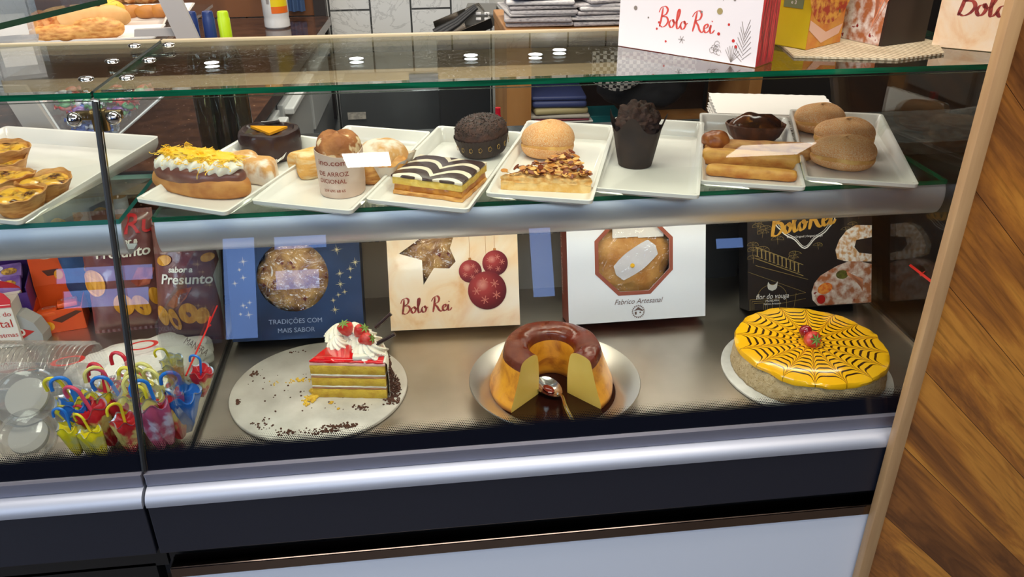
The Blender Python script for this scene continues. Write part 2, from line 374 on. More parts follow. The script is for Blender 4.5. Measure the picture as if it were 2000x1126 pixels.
nz = t.new('ShaderNodeTexNoise'); nz.inputs['Scale'].default_value = 1; nz.inputs['Detail'].default_value = 7; nz.inputs['Roughness'].default_value = .62; nz.inputs['Distortion'].default_value = .8; t.l.new(cmb.outputs[0], nz.inputs['Vector'])
f = t.math('ADD', nz.outputs['Fac'], t.math('MULTIPLY', t.math('SUBTRACT', wn.outputs[0], .5), .14))
base = t.ramp(f, [(.30, '#653d20'), (.41, '#8c572a'), (.50, '#ae6e2e'), (.59, '#cb8939'), (.72, '#b5752f')])
cmb2 = t.new('ShaderNodeCombineXYZ'); t.l.new(t.math('MULTIPLY', al, 9), cmb2.inputs[0]); t.l.new(t.math('MULTIPLY', ac, 190), cmb2.inputs[1])
n3 = t.new('ShaderNodeTexNoise'); n3.inputs['Scale'].default_value = 1; n3.inputs['Detail'].default_value = 4; t.l.new(cmb2.outputs[0], n3.inputs['Vector'])
base = t.mix(t.math('MULTIPLY', t.ramp(n3.outputs['Fac'], [(.5, (0, 0, 0, 1)), (.7, (1, 1, 1, 1))]), .4), base, '#3d210f')
joint = t.math('LESS_THAN', fr, .009); t.col(t.mix(joint, base, '#3c2110')); t.set(rough=.28, coat=.25)
m_planks = t.m
mb = MB(); mb.box((1.70, -.030, .25), (1.078, .020, 2.2)); struct('wall_cladding', mb, m_planks)
bpy.data.objects['wall_cladding'].name = 'wall_right_cladding'
mb = MB(); mb.box((1.149, -.0385, .25), (.020, .017, 2.2), bev=.002); o = mb.build('trim_1', m_woodpost); tag(o, kind='structure')

# ================================================================ display cases
DZ, DY = -.025, .565
GN = Vector((0, -1, .294)).normalized(); TOPZ, TOPY, BACKY = .517, .152, .498
def pane(x0, x1, y0, y1, z, th, ms, parent, name='top_glass'):
    g = MB(); g.box(((x0+x1)/2, (y0+y1)/2, z-th/2), (x1-x0, y1-y0, th))
    # faces 0,1 (x sides) 2,3 (y sides) take the green edge
    g.m = [1, 1, 0, 0, 0, 0]
    for i, f in enumerate(g.f):
        n = (Vector(g.v[f[1]])-Vector(g.v[f[0]])).cross(Vector(g.v[f[2]])-Vector(g.v[f[1]]))
        g.m[i] = 0 if abs(n.z) > max(abs(n.x), abs(n.y)) else 1
    return g.build(name, ms, parent, smooth=False)
def case(x0, x1, lab, parts):
    r = thing('display_case', lab, 'display case', (0, 0, 0))
    # front pane: tilted slab 6 mm thick
    g = MB(); d = .006
    top, ty = TOPZ-.012, TOPY-.0035
    vs = [(x0+.004, 0, 0), (x1, 0, 0), (x1, ty, top), (x0+.004, ty, top)]; vs += [(x, y+d, z) for x, y, z in vs]
    g.add(vs, [(0, 1, 2, 3)], 0); g.add(vs, [(4, 7, 6, 5)], 1); g.add(vs, [(0, 3, 7, 4), (1, 5, 6, 2), (3, 2, 6, 7)], 2)
    g.build('front_glass', [m_frit, m_glass, mat('dark_glass_edge', '#10241d', rough=.15)], r, smooth=False)
    pane(x0, x1, TOPY-.004, BACKY, TOPZ, .008, [m_topglass, m_green], r)
    pane(x0+(.0 if parts else -.0), x1-.045*(0 if parts else 1), .259, .47, .292, .008, [m_shelfglass, m_green if parts else m_green_t], r, 'glass_shelf')
    # curved aluminium canopy below the shelf
    prof = [(.262, .283), (.2575, .274), (.2555, .262), (.2565, .250), (.260, .239), (.266, .230), (.276, .2235), (.290, .222), (.31, .224), (.31, .2275), (.291, .226), (.268, .236), (.2605, .262), (.266, .283)]
    xa, xb = (x0+.002, x1) if parts else (x0, x1-.045)
    g = MB(); g.add([(x, y, z) for x in (xa, xb) for y, z in prof], [(i, (i+1) % 14, 14+(i+1) % 14, 14+i) for i in range(14)]+[tuple(range(14)), tuple(range(14, 28))[::-1]])
    g.build('shelf_canopy', m_alu, r, ang=50)
    g = MB(); g.box(((xa+xb)/2, .328, .234), (xb-xa-.14, .020, .004)); g.build('led_strip', emitmat('led_glow', '#fff0dc', 11) if 'led_glow' not in MATS else MATS['led_glow'], r, smooth=False)
    g = MB(); g.box(((x0+x1)/2, .29, DZ-.006), (x1-x0, .548, .012)); g.build('steel_deck', m_steel, r, smooth=False)
    # front rail, bumper, dark skirt
    g = MB(); g.box(((x0+x1)/2, .001, -.0115), (x1-x0-.0004, .02, .021), bev=.0015); g.box(((x0+x1)/2, -.0085, -.002), (x1-x0-.0004, .002, .004)); g.build('front_rail', m_rail, r, smooth=False)
    prof = [(.01, -.0225), (-.010, -.0228), (-.018, -.0245), (-.024, -.028), (-.028, -.033), (-.030, -.039), (-.029, -.0455), (.01, -.0455)]
    g = MB(); n = len(prof); g.add([(x, y, z) for x in (x0+.0004, x1-.0004) for y, z in prof], [(i, (i+1) % n, n+(i+1) % n, n+i) for i in range(n)]+[tuple(range(n)), tuple(range(n, 2*n))[::-1]])
    g.build('bumper', m_alu_bump, r, ang=50)
    g = MB(); g.box(((x0+x1)/2, -.013, -.0925), (x1-x0-.0006, .026, .093), bev=.002); g.build('skirt_panel', m_dark, r, smooth=False)
    g = MB(); g.box(((x0+x1)/2, .02, -.165), (x1-x0, .03, .055)); g.build('recess', m_black, r, smooth=False)
    if parts:
        g = MB(); g.box(((x0+x1)/2, -.016, -.176), (x1-x0-.02, .03, .021), bev=.002); g.build('plinth_strip', mat('dark_chrome', '#6e625c', rough=.12, metal=1), r, smooth=False)
        g = MB(); g.box(((x0+x1)/2, -.012, -.42), (x1-x0-.02, .03, .466)); g.build('plinth_panel', m_white_panel, r, smooth=False)
    else:
        g = MB(); g.box(((x0+x1)/2-.02, .02, -.42), (x1-x0, .03, .466)); g.build('plinth_panel', m_black, r, smooth=False)
    # back frame: slim posts and top batten, sliding glass
    g = MB(); g.box(((x0+x1)/2, BACKY+.004, TOPZ-.004), (x1-x0, .012, .012)); g.build('back_batten', mat('beige_profile', '#b9a888', rough=.4), r, smooth=False)
    g = MB(); g.box(((x0+x1)/2, DY-.004, DZ+.007), (x1-x0, .014, .014)); g.box(((x0+x1)/2, DY-.004, .262), (x1-x0, .01, .008)); g.build('door_track', mat('dark_profile', '#26282a', rough=.4, metal=.4), r, smooth=False)
    g = MB(); g.box(((x0+x1)/2, DY-.003, .12), (x1-x0-.02, .004, .28)); g.build('sliding_door', m_glass, r, smooth=False)
    return r
c1 = case(.0, 1.338, 'right hand glass display case with seven trays above three cakes', True)
c2 = case(-1.1, -.004, 'left hand glass display case holding custard tarts and chocolates', False)
# end glass and its channel, divider at the left end, seam sealant
g = MB(); g.add([(1.336, .01, DZ), (1.336, .50, DZ), (1.336, .50, .508), (1.336, .155, .508), (1.342, .01, DZ), (1.342, .50, DZ), (1.342, .50, .508), (1.342, .155, .508)], [(0, 1, 2, 3), (4, 7, 6, 5), (0, 4, 5, 1), (1, 5, 6, 2), (2, 6, 7, 3), (3, 7, 4, 0)])
g.build('end_glass', m_glass, c1, smooth=False)
g = MB(); g.box((1.333, .285, DZ+.003), (.006, .53, .006)); g.build('end_channel', m_steel2, c1, smooth=False)
g = MB(); g.box((.0465, .285, DZ+.004), (.009, .52, .010)); g.box((.0465, .285, DZ+.0095), (.003, .52, .002)); g.build('divider_channel', mat('dark_steel', '#3b3a38', rough=.3, metal=.8), c1, smooth=False)
g = MB(); g.box((.0465, .285, .10), (.003, .48, .235)); g.build('divider_glass', m_glass, c1, smooth=False)
g = MB(); g.tube([(.0, -.001, .001), (.0, TOPY-.005, TOPZ-.012)], .0042, 8); g.build('seam_seal', m_black, c1)
g = MB()
for k in range(3): g.tube([(-.002, TOPY, TOPZ-.001), (-.002, BACKY, TOPZ-.001)], .0025, 6)
g.build('top_seam_seal', mat('dark_green_seal', '#15201b', rough=.3), c1)
# pane clamps: chrome plate with two studs; the last one grips the front glass
for y in (.232, .348, .467):
    g = MB()
    for x in (-.036, .019): g.lathe([(0, TOPZ+.0042), (.006, TOPZ+.0036), (.0095, TOPZ+.0022), (.0105, TOPZ+.0004), (.0105, TOPZ-.001)], 20, 0, T(x, y, 0)); g.lathe([(.009, TOPZ-.009), (.009, TOPZ-.014), (0, TOPZ-.014)], 20, 0, T(x, y, 0))
    g.box((-.0085, y, TOPZ-.0165), (.066, .012, .004), bev=.001); g.build('pane_clamp', m_chrome, c1)
for x in (-.0275, .023):
    g = MB(); M = T(x, .1424-.003, .4847) @ Matrix.Rotation(math.radians(90-16.4), 4, 'X')
    g.lathe([(0, .011), (.005, .010), (.0085, .007), (.0095, .003), (.009, 0)], 24, 0, M)
    g.build('clamp_stud', m_chrome, c1)
g = MB(); g.box((-.002, .156, .485), (.062, .010, .012), bev=.002); g.build('clamp_plate', mat('brass_plate', '#7d6440', rough=.3, metal=1), c1)
g = MB(); g.box((-.002, .156, .478), (.02, .012, .03), bev=.002); g.build('corner_bracket', mat('brass_bracket', '#9b7c4a', rough=.3, metal=1), c1)
# red arrow sticker on the end glass
pr = [at(1778, 518, x=1.334), at(1800, 536, x=1.334), at(1822, 552, x=1.334)]
g = MB(); g.tube([pr[0], pr[2]], .003, 4); g.prism([(-.012, -.006), (.012, 0), (-.012, .008)], 0, .001, 0, Matrix(((0, 0, 1, 1.333), (0, -1, 0, pr[1].y), (-.3, 1, 0, pr[1].z), (0, 0, 0, 1))))
tag(g.build('arrow_sticker', mat('red_plastic', '#d3221c', rough=.4)), 'red arrow sticker on the right end glass by the wooden post', 'sticker')

# ================================================================ trays on the shelf
def tray_mesh(w, l, hf, hb):
    g = MB(); rc = .008
    def loop(ins, zf, zb, out=0):
        pts = []
        for cx, cy, a0 in ((w/2, 0, -90), (w/2, l, 0), (-w/2, l, 90), (-w/2, 0, 180)):
            for k in range(5):
                a = math.radians(a0+90*k/4); sx = 1 if cx > 0 else -1; sy = -1 if cy == 0 else 1
                x = cx-sx*(rc+ins)+rc*math.cos(a); y = cy-sy*(rc+ins)+rc*math.sin(a); y0 = max(0, min(1, y/l))
                pts.append((x, y, zf+(zb-zf)*y0**1.6))
        return pts
    L = [loop(.014, 0, 0), loop(.010, .001, .001), loop(.002, hf*.45, hb*.5), loop(0, hf*.55, hb*.7), loop(-.0005, hf, hb), loop(.003, hf+.0008, hb+.0008), loop(.006, hf-.001, hb-.001), loop(.011, .0055, .0065), loop(.020, .004, .004)]
    vs = [p for lp in L for p in lp]; n = 20; fs = [(i*n+k, i*n+(k+1) % n, (i+1)*n+(k+1) % n, (i+1)*n+k) for i in range(len(L)-1) for k in range(n)]
    fs += [tuple(range(n))[::-1], tuple(range((len(L)-1)*n, len(L)*n))]
    return g.add(vs, fs)
SZ = .2922      # shelf top; trays stand on it
TF = SZ+.0042   # floor of the trays
trays = [((.042, .272), -27, .176, .325, 'white rectangular tray under the cream topped chocolate bun, leftmost of the seven'),
 ((.233, .246), -22, .176, .36, 'white rectangular tray under the paper wrapped rice cake'),
 ((.415, .228), -22, .174, .35, 'white rectangular tray under the feathered chocolate slice'),
 ((.612, .235), -19, .176, .355, 'white rectangular tray under the almond tart and the sugared doughnut'),
 ((.789, .236), -19.5, .176, .355, 'white rectangular tray holding only the tall dark muffin'),
 ((.977, .247), -18, .172, .35, 'white rectangular tray under the golden pastry rolls'),
 ((1.166, .239), -19, .182, .36, 'white rectangular tray under three sugared buns, next to the wooden post')]
def tframe(i):
    (x, y), a, w, l, lab = trays[i]; return T(x, y, TF) @ R(a)
for i, ((x, y), a, w, l, lab) in enumerate(trays):
    o = tray_mesh(w, l, .0135, .035).build('serving_tray', m_white, None, ang=50); place(o, (x, y, SZ), a); tag(o, lab, 'tray', 'white trays on the glass shelf')
o = tray_mesh(.34, .37, .0135, .035).build('serving_tray', m_white, None, ang=50); place(o, (-.345, .29, SZ), -19); tag(o, 'wide white tray holding the custard tarts in the left display case', 'tray')
# ================================================================ pastries on the shelf
m_crust = mat('golden_crust', '#c88a45', '#a9652c', scale=40, lo=.4, hi=.7, rough=.6, bump=.4, bscale=160, sss=.1)
m_flaky = mat('flaky_pastry', '#dba258', '#b06a2a', scale=55, lo=.4, hi=.68, rough=.55, bump=.6, bscale=140, stretch=(1, 1, 3))
m_sugared = mat('sugared_dough', '#e2974c', '#c97a34', scale=22, lo=.4, hi=.65, rough=.8, bump=.5, bscale=900, c3='#e6c79c', scale3=800, lo3=.42, hi3=.64)
m_crumbband = mat('pale_dough', '#e2b468', '#cc9048', scale=40, lo=.4, hi=.6, rough=.75, bump=.3, bscale=400)
m_powder = mat('powdered_sugar', '#cf9a5c', '#e9ddcc', scale=34, lo=.42, hi=.58, rough=.9, bump=.4, bscale=300)
m_choc = mat('dark_chocolate', '#2c1a17', '#3b2520', scale=20, rough=.25, bump=.25, bscale=60)
m_chocglaze = mat('milk_glaze', '#6b3f34', '#7d4d3e', scale=25, rough=.32)
m_cream = mat('whipped_cream', '#f0e9da', '#e8dfcc', scale=30, rough=.5, sss=.2)
m_eggthread = mat('egg_threads', '#ffc21c', '#ffd044', scale=60, rough=.35, sss=.1)
m_custard = mat('custard', '#f2c14a', '#e9ad33', scale=40, rough=.25, sss=.1)
m_cakepaper = mat('brown_baking_paper', '#36261f', '#2a1d19', scale=30, rough=.7, bump=.3, bscale=60)
m_darkcake = mat('dark_cake', '#34211b', '#4a2e24', scale=90, rough=.75, bump=.8, bscale=240, bdist=.002)
m_napk = mat('tissue_paper', '#efece6', rough=.85)
m_orange = mat('orange_jelly', '#fbaa1a', rough=.2, coat=.4)
m_sprinkle = mat('chocolate_sprinkle', '#231813', '#3a2820', scale=300, rough=.35)
def onp(px, py, z=TF): p = at(px, py, z=z); return (p.x, p.y, p.z)

# 1 long bun, glazed, piped cream and egg threads
def eclair():
    x, y, z = onp(388, 384); r = thing('cream_bun', 'long chocolate glazed bun topped with whipped cream and yellow egg threads', 'pastry', (x+.002, y+.026, TF), -25)
    L = .095
    b = MB(); b.blob(L, .034, .026, 56, 24, .75, .35, .04, 22, 1, fn=lambda p, a, c: (p.x, p.y*(1+.1*math.sin(p.x*30)), p.z)); b.build('bun', m_crust, r)
    g = MB(); g.blob(L*.93, .0335, .020, 56, 24, .72, .5, .05, 25, 2, M=T(0, 0, .022)); g.build('glaze', m_chocglaze, r)
    c = MB(); N = 9
    def f(u, v):
        t = u; a = 2*PI*v; xx = (t-.5)*2*.082; e = math.sqrt(max(0, 1-(2*t-1)**6))
        w = 1+.11*math.sin(2*PI*N*t+a*.8)
        return (xx+.006*math.sin(a), .027*e*w*math.cos(a), .048+.0165*e*w*math.sin(a))
    c.grid(f, 150, 20, False, True); c.build('cream_swirl', m_cream, r)
    h = MB(); rd = random.Random(3)
    h.blob(.066, .021, .011, 60, 20, .8, .2, .35, 130, 6, M=T(.003, 0, .052))
    for i in range(420):
        cx = rd.uniform(-.062, .068); cy = rd.gauss(0, .010); cz = .056+.012*(1-(cy/.024)**2)*(.7+.3*math.sin(cx*90))+rd.uniform(-.004, .003)
        pts = []; a = rd.uniform(0, 6.28); p = Vector((cx, cy, cz))
        for k in range(9):
            pts.append(p.copy()); a += rd.uniform(-1.1, 1.1); p += Vector((math.cos(a)*.0034, math.sin(a)*.0026, rd.uniform(-.0018, .0016)))
            if p.z > .075: p.z = .074
        h.tube(pts, .00065, 4)
    h.tube([(.030, -.028, .058), (.028, -.034, .05), (.024, -.036, .042), (.022, -.035, .036)], .0007, 4)
    for k in range(6): h.tube([(-.02+.002*k, 0, .07), (-.022+.003*k, .002, .076), (-.019, .001*k, .081), (-.016+.002*k, .002, .084-.001*k)], .0006, 4)
    tag(h.build('egg_threads', m_eggthread, r), kind='stuff')
eclair()
# 2 two powdered custard cushions on a frilled napkin
def pillow(name, lab, px, py, rz, rx_, ry_, rz_, m, seed, custard=True, z=TF, slash=True):
    x, y, _ = onp(px, py, z); r = thing(name, lab, 'pastry', (x, y, z), rz)
    b = MB()
    def fn(p, a, c):
        k = .86+.14*math.cos(4*a)
        g = -.15*math.exp(-(p.y/.008)**2)*max(0, p.z)/rz_ if slash else 0
        return (p.x*k, p.y*k, p.z*(1+g))
    b.blob(rx_, ry_, rz_, 56, 28, .7, .25, .07, 30, seed, fn=fn); b.build('dough', m, r)
    if custard:
        c = MB(); c.blob(rx_*.5, ry_*.55, rz_*.45, 28, 12, .8, .5, .15, 60, seed, M=T(-rx_*.55, -ry_*.15, rz_*.62)); c.build('custard_filling', m_custard, r)
    return r
pillow('powdered_pastry', 'powdered custard pastry just behind the cream topped bun', 478, 345, -32, .042, .036, .026, m_powder, 5)
pillow('powdered_pastry', 'powdered folded pastry between the cream topped bun and the dark cake', 512, 352, -60, .046, .030, .024, m_powder, 9, False)
n = MB(); rd = random.Random(4)
def fr(u, v):
    a = 2*PI*u; rr = .055*v*(1+.05*math.cos(18*a)); return (rr*math.cos(a), rr*math.sin(a), .0012+.016*v**3*(1+.3*math.cos(18*a)))
n.grid(fr, 110, 8, True, False); o = n.build('paper_doily', m_napk); x, y, _ = onp(500, 322); place(o, (x, y, TF)); tag(o, 'frilled white paper doily under the dark cake and the powdered pastries', 'doily')
# 3 chocolate cake with an orange triangle
x, y, _ = onp(520, 318); r = thing('chocolate_cake', 'round dark chocolate cake with an orange triangle on top', 'cake', (x+.004, y+.046, TF+.001), -20)
b = MB()
def wob(rr, z, a): k = 1+.02*math.sin(5*a)+.012*math.sin(11*a); return rr*k, z+(.0015*math.sin(3*a) if z > .03 else 0)
b.lathe([(0, 0), (.052, 0), (.056, .003), (.0575, .02), (.0565, .044), (.054, .049), (.047, .050), (.043, .046), (.03, .0465), (0, .047)], 64, 0, fn=wob); b.build('cake_body', m_choc, r)
b = MB(); b.prism([(-.040, .006), (.018, -.030), (.030, .018)], .047, .0515); b.build('orange_triangle', m_orange, r, smooth=False)
b = MB()
for k, (xx, yy, a) in enumerate([(-.012, .040, .3)]): b.tube([(xx+.012*math.cos(a+t*.4)*t, yy+.008*math.sin(a)*t, .05+.002*math.sin(t)) for t in (-2, -1, 0, 1, 2)], .004, 8)
b.build('chocolate_curl', m_choc, r)
# 4 puff pastries behind the rice cake
pillow('puff_pastry', 'layered puff pastry with yellow filling left behind the paper wrapped rice cake', 612, 340, -20, .046, .035, .026, mat('puff_layers', '#e0a552', '#eccf9c', scale=22, lo=.45, hi=.6, rough=.7, bump=.9, bscale=160, bdist=.002, stretch=(1, 1, 5)), 13, False)
pillow('puff_pastry', 'large powdered puff pastry right behind the paper wrapped rice cake', 745, 345, -35, .056, .052, .030, m_flaky, 17, False, slash=False)
x, y, _ = onp(752, 305, TF+.04); r = thing('powdered_bun', 'round sugar dusted bun in tissue paper at the back of the second tray', 'pastry', (x-.004, y+.014, TF), -20)
b = MB(); b.blob(.046, .044, .036, 48, 24, .8, .3, .06, 24, 21, M=T(0, 0, .004)); b.build('dough', m_powder, r)
b = MB()
def tis(u, v):
    a = 2*PI*u; rr = .040+.016*v+.003*math.cos(14*a)*v; return (rr*math.cos(a), rr*math.sin(a), .001+.040*v+.008*v*math.cos(3*a))
b.grid(tis, 90, 8, True, False); b.build('tissue_wrap', mat('thin_tissue', '#e9dccb', rough=.8), r)
# 5 rice cake in printed paper
x, y, _ = onp(668, 383); r = thing('rice_cake', 'tall rice cake in white paper with brown printed words', 'cake', (x+.0, y+.024, TF), 0)
RW = .0385
b = MB()
def pw(rr, z, a): k = 1+.012*math.sin(3*a+z*60)+.008*math.sin(7*a); return rr*k, z+(.003*math.sin(2*a+1) if z > .06 else 0)
b.lathe([(0, .0005), (RW-.002, .0005), (RW-.001, .002), (RW, .02), (RW+.0005, .045), (RW+.0012, .074), (RW+.0002, .074), (RW-.001, .05), (RW-.001, .03)], 64, 0, fn=pw); b.build('paper_wrap', mat('parchment', '#d9bfae', '#cdb09d', scale=25, rough=.6), r)
b = MB(); b.lathe([(RW-.003, .04), (RW-.0015, .06), (RW-.0015, .075), (.036, .084), (.034, .090), (.028, .097), (.018, .1015), (.008, .1025), (0, .101)], 56, 0, fn=lambda rr, z, a: (rr*(1+.03*math.sin(5*a+z*90)), z+.0025*math.sin(3*a)*(z > .08)))
b.build('crown', mat('baked_crown', '#b9783f', '#98582a', scale=35, lo=.35, hi=.6, rough=.7, bump=.9, bscale=70, bdist=.004, c3='#e6c79c', scale3=30, lo3=.56, hi3=.60), r)
def wrapc(p):
    a = -PI/2+math.radians(-8)+p[0]/(RW+.001); q = RW+.0022; return (q*math.cos(a), q*math.sin(a), p[1])
m_brown = mat('brown_print', '#8a3a2c', rough=.6)
for body, sz, u, v, xs in (('ino.com', .0135, -.004, .058, 1.15), ('DE ARROZ', .0105, -.004, .040, 1), ('DICIONAL', .0098, -.006, .028, 1), ('239 691 68 65', .0062, -.004, .013, 1)):
    typed('lettering', body, sz, m_brown, r, u, v, fn=wrapc, w=0, xs=xs, bold=.0001)
# 6 feathered chocolate slice
def slice_mf():
    ps = [at(*q, z=z) for q, z in (((768, 378), TF), ((904, 396), TF), ((934, 357), TF))]
    a, b_, c_ = ps; d_ = a+(c_-b_); r = thing('layered_slice', 'square layered slice with feathered black and white icing', 'cake', (a.x, a.y, TF), math.degrees(math.atan2(b_.y-a.y, b_.x-a.x)))
    Wd = (b_-a).length; Dp = .108
    def layer(name, z0, z1, m, inset=0, amp=.002, sh=0):
        g = MB()
        def f(u, v):
            a_ = u*4; k = int(a_) % 4; t = a_-int(a_); x0, y0, x1, y1 = inset, inset, Wd-inset, Dp-inset
            P = [(x0, y0), (x1, y0), (x1, y1), (x0, y1)]; p = P[k]; q = P[(k+1) % 4]; xx = p[0]+(q[0]-p[0])*t; yy = p[1]+(q[1]-p[1])*t
            cx, cy = Wd/2, Dp/2; nn = amp*noise.noise(Vector((xx*60, yy*60, z0*200+v*2)))
            zz = [z0, z0+.0008, z1-.0008, z1][min(3, int(v*3+.5))]; s_ = 1 if .2 < v < .8 else .985
            return (cx+(xx-cx)*s_+nn, cy+(yy-cy)*s_+nn, zz+.0012*noise.noise(Vector((xx*40, yy*40, 3+sh))))
        g.grid(f, 96, 4, True, False); nv = 96*4
        g.f.append(tuple(i*4 for i in range(96))); g.m.append(0); g.f.append(tuple(i*4+3 for i in range(96))); g.m.append(0)
        return g.build(name, m, r, ang=60)
    layer('pastry_base', 0, .007, m_flaky); layer('filling', .007, .018, mat('amber_filling', '#c98324', '#a85f14', scale=50, rough=.3), .002)
    layer('sponge', .018, .030, mat('yellow_sponge', '#d9b04a', '#e3c266', scale=80, rough=.85, bump=.7, bscale=350), 0)
    t = NT('feather_icing'); sp = t.new('ShaderNodeSeparateXYZ'); t.l.new(t.tc.outputs['Object'], sp.inputs[0]); X, Y = sp.outputs[0], sp.outputs[1]
    v1 = t.math('ADD', t.math('MULTIPLY', X, 1/.072), .1); tri = t.math('ABSOLUTE', t.math('SUBTRACT', t.math('FRACT', v1), .5))
    dy = t.math('MULTIPLY', t.math('POWER', t.math('MULTIPLY', tri, 2), 2.0), .030)
    dist = t.math('MULTIPLY', t.math('SUBTRACT', t.noise(30, 2), .5), .008)
    sn = t.math('SINE', t.math('MULTIPLY', t.math('ADD', t.math('ADD', Y, dy), dist), 2*PI/.037)); fac = t.ramp(sn, [(.46, (0, 0, 0, 1)), (.54, (1, 1, 1, 1))])
    t.col(t.mix(fac, '#3d2421', '#ead9bf')); t.set(rough=.3)
    ic = layer('icing', .030, .0345, [t.m], -.001, .002)
    g = MB()
    g.box((Wd/2, Dp/2, .0322), (Wd*.995, Dp*.995, .0036), bev=.0012); g.build('icing_edge', mat('cocoa_icing', '#4a2c26', rough=.35), r)
slice_mf()
# 7 dark sprinkle cake in a printed cup
x, y, _ = onp(942, 315); r = thing('sprinkle_cake', 'round dark cake covered in chocolate sprinkles in a gold printed cup', 'cake', (x+.006, y+.040, TF+.006), 12); r.scale = (1.09, 1.09, 1.05); r.rotation_euler.y = math.radians(-7)
b = MB(); b.lathe([(0, .0005), (.036, .0005), (.040, .006), (.0475, .034), (.0468, .034), (.039, .008)], 144, 0, fn=lambda rr, z, a: (rr*(1+.012*math.cos(44*a)), z+(.0012*math.cos(44*a) if z > .02 else 0))); b.build('paper_cup', m_cakepaper, r)
b = MB(); b.blob(.0455, .0455, .030, 48, 24, .85, .2, .02, 30, 3, M=T(0, 0, .012)); b.build('cake_top', m_darkcake, r)
b = MB(); rd = random.Random(5)
for i in range(620):
    a = rd.uniform(0, 6.283); q = math.sqrt(rd.random()); rr = .0445*q; z = .024+.012+.0300*math.sqrt(max(0, 1-(q*.97)**2.6))-.0005
    c = Vector((rr*math.cos(a), rr*math.sin(a), z)); d = Vector((rd.uniform(-1, 1), rd.uniform(-1, 1), rd.uniform(-.35, .35))).normalized()*.0026
    b.tube([c-d, c, c+d], .0007, 5)
tag(b.build('sprinkles', m_sprinkle, r), kind='stuff')
m_gold = mat('gold_print', '#b08d45', rough=.4, metal=.5); b = MB()
for k in range(9):
    a = -PI/2+(k-4)*.36; q = .0455
    for j in range(3):
        P = [(q*(1+.012)*math.cos(a+.07*math.cos(t*1.1+j)), q*1.012*math.sin(a+.07*math.cos(t*1.1+j)), .019+.0045*math.sin(t+j*1.3)) for t in (0, 1.2, 2.4, 3.4)]; b.tube(P, .0003, 4)
b.build('cup_print', m_gold, r)
# 8 sugared doughnut and buns
def bun(lab, px, py, rx_, ry_, rz_, rz, seed, group=None, up=.0, dy=.0):
    x, y, _ = onp(px, py); r = thing('sugared_bun', lab, 'doughnut', (x, y+dy, TF+up), rz, 0, group)
    def fn(p, a, c):
        k = 1-.055*math.exp(-((p.z+.002)/.0035)**2); return (p.x*k, p.y*k, p.z+.002*math.sin(2*a))
    b = MB(); H = rz_*.9*2
    b.blob(rx_, ry_, rz_, 60, 40, .78, .12, .025, 22, seed, fn=fn, mfn=None) if False else b.blob(rx_, ry_, rz_, 60, 40, .78, .12, .025, 22, seed, fn=fn)
    b.build('dough', m_sugared, r)
    b = MB()
    def band(u, v):
        a = 2*PI*u; e = lambda s: math.copysign(abs(s)**.78, s); k = .972+.014*math.sin(PI*v)+.008*math.sin(3*a+seed); z = rz_*.72+(-.004+.008*v)+.003*math.sin(2*a+seed)
        # noise matches the dough loosely
        return (rx_*e(math.cos(a))**1*k if False else rx_*k*math.cos(a), ry_*k*math.sin(a), z)
    b.grid(band, 60, 6, True, False); b.build('pale_band', m_crumbband, r)
    return r
bun('single sugared doughnut behind the almond tart', 1077, 319, .051, .046, .034, 15, 31, dy=.046)
G = 'sugared buns on the tray by the wooden post'
bun('front sugared bun of the three by the wooden post', 1667, 341, .057, .048, .029, -12, 37, G, dy=.046)
bun('middle sugared bun of the three, leaning behind the front one', 1674, 311, .056, .041, .029, -15, 41, G, dy=.060, up=.004)
bun('rear sugared bun of the three, left of the middle one', 1613, 270, .050, .042, .030, -10, 43, G, dy=.040, up=.002)
# 9 almond tart wedge
ps = [onp(978, 370), onp(1154, 378), onp(1090, 318)]
cx = (ps[0][0]+ps[1][0])/2; cy = (ps[0][1]+ps[1][1])/2; r = thing('almond_tart', 'triangular almond tart wedge with flaked caramelised top', 'tart', (ps[0][0], ps[0][1], TF), math.degrees(math.atan2(ps[1][1]-ps[0][1], ps[1][0]-ps[0][0])))
Lw = math.hypot(ps[1][0]-ps[0][0], ps[1][1]-ps[0][1]); tri = [(0, 0), (Lw, 0), (Lw*.74, .115)]
def wedge(z0, z1, amp, m, name, ins=0, topn=0, res=36):
    g = MB(); cxx = sum(p[0] for p in tri)/3; cyy = sum(p[1] for p in tri)/3
    B = []
    for k in range(3):
        for i in range(res): t_ = i/res; p, q = tri[k], tri[(k+1) % 3]; B.append((p[0]+(q[0]-p[0])*t_, p[1]+(q[1]-p[1])*t_))
    def f(u, v):
        i = min(len(B)-1, int(u*len(B)+.5)) % len(B); x_, y_ = B[i]
        if v < .34: s_ = 1; z = z0+(z1-z0)*v/.34
        else: s_ = 1-(v-.34)/.66; z = z1+topn*(noise.noise(Vector((cxx+(x_-cxx)*s_, cyy+(y_-cyy)*s_, 0))*70)+.5*noise.noise(Vector((x_*s_, y_*s_, 5))*160))+topn*1.2*(1-s_)
        n_ = amp*noise.noise(Vector((x_*90, y_*90, z*260)))
        return (cxx+(x_-cxx)*s_+n_, cyy+(y_-cyy)*s_+n_, z)
    g.grid(f, len(B), 16, True, False); g.build(name, m, r, ang=60)
wedge(0, .016, .0012, mat('tart_base', '#e0ac5c', '#ecc684', scale=60, rough=.8, bump=.6, bscale=300), 'base')
wedge(.014, .024, .003, mat('almond_layer', '#d99a4a', '#eac07c', scale=90, rough=.5, bump=.8, bscale=200), 'almond_filling', topn=.006)
g = MB(); rd = random.Random(9)
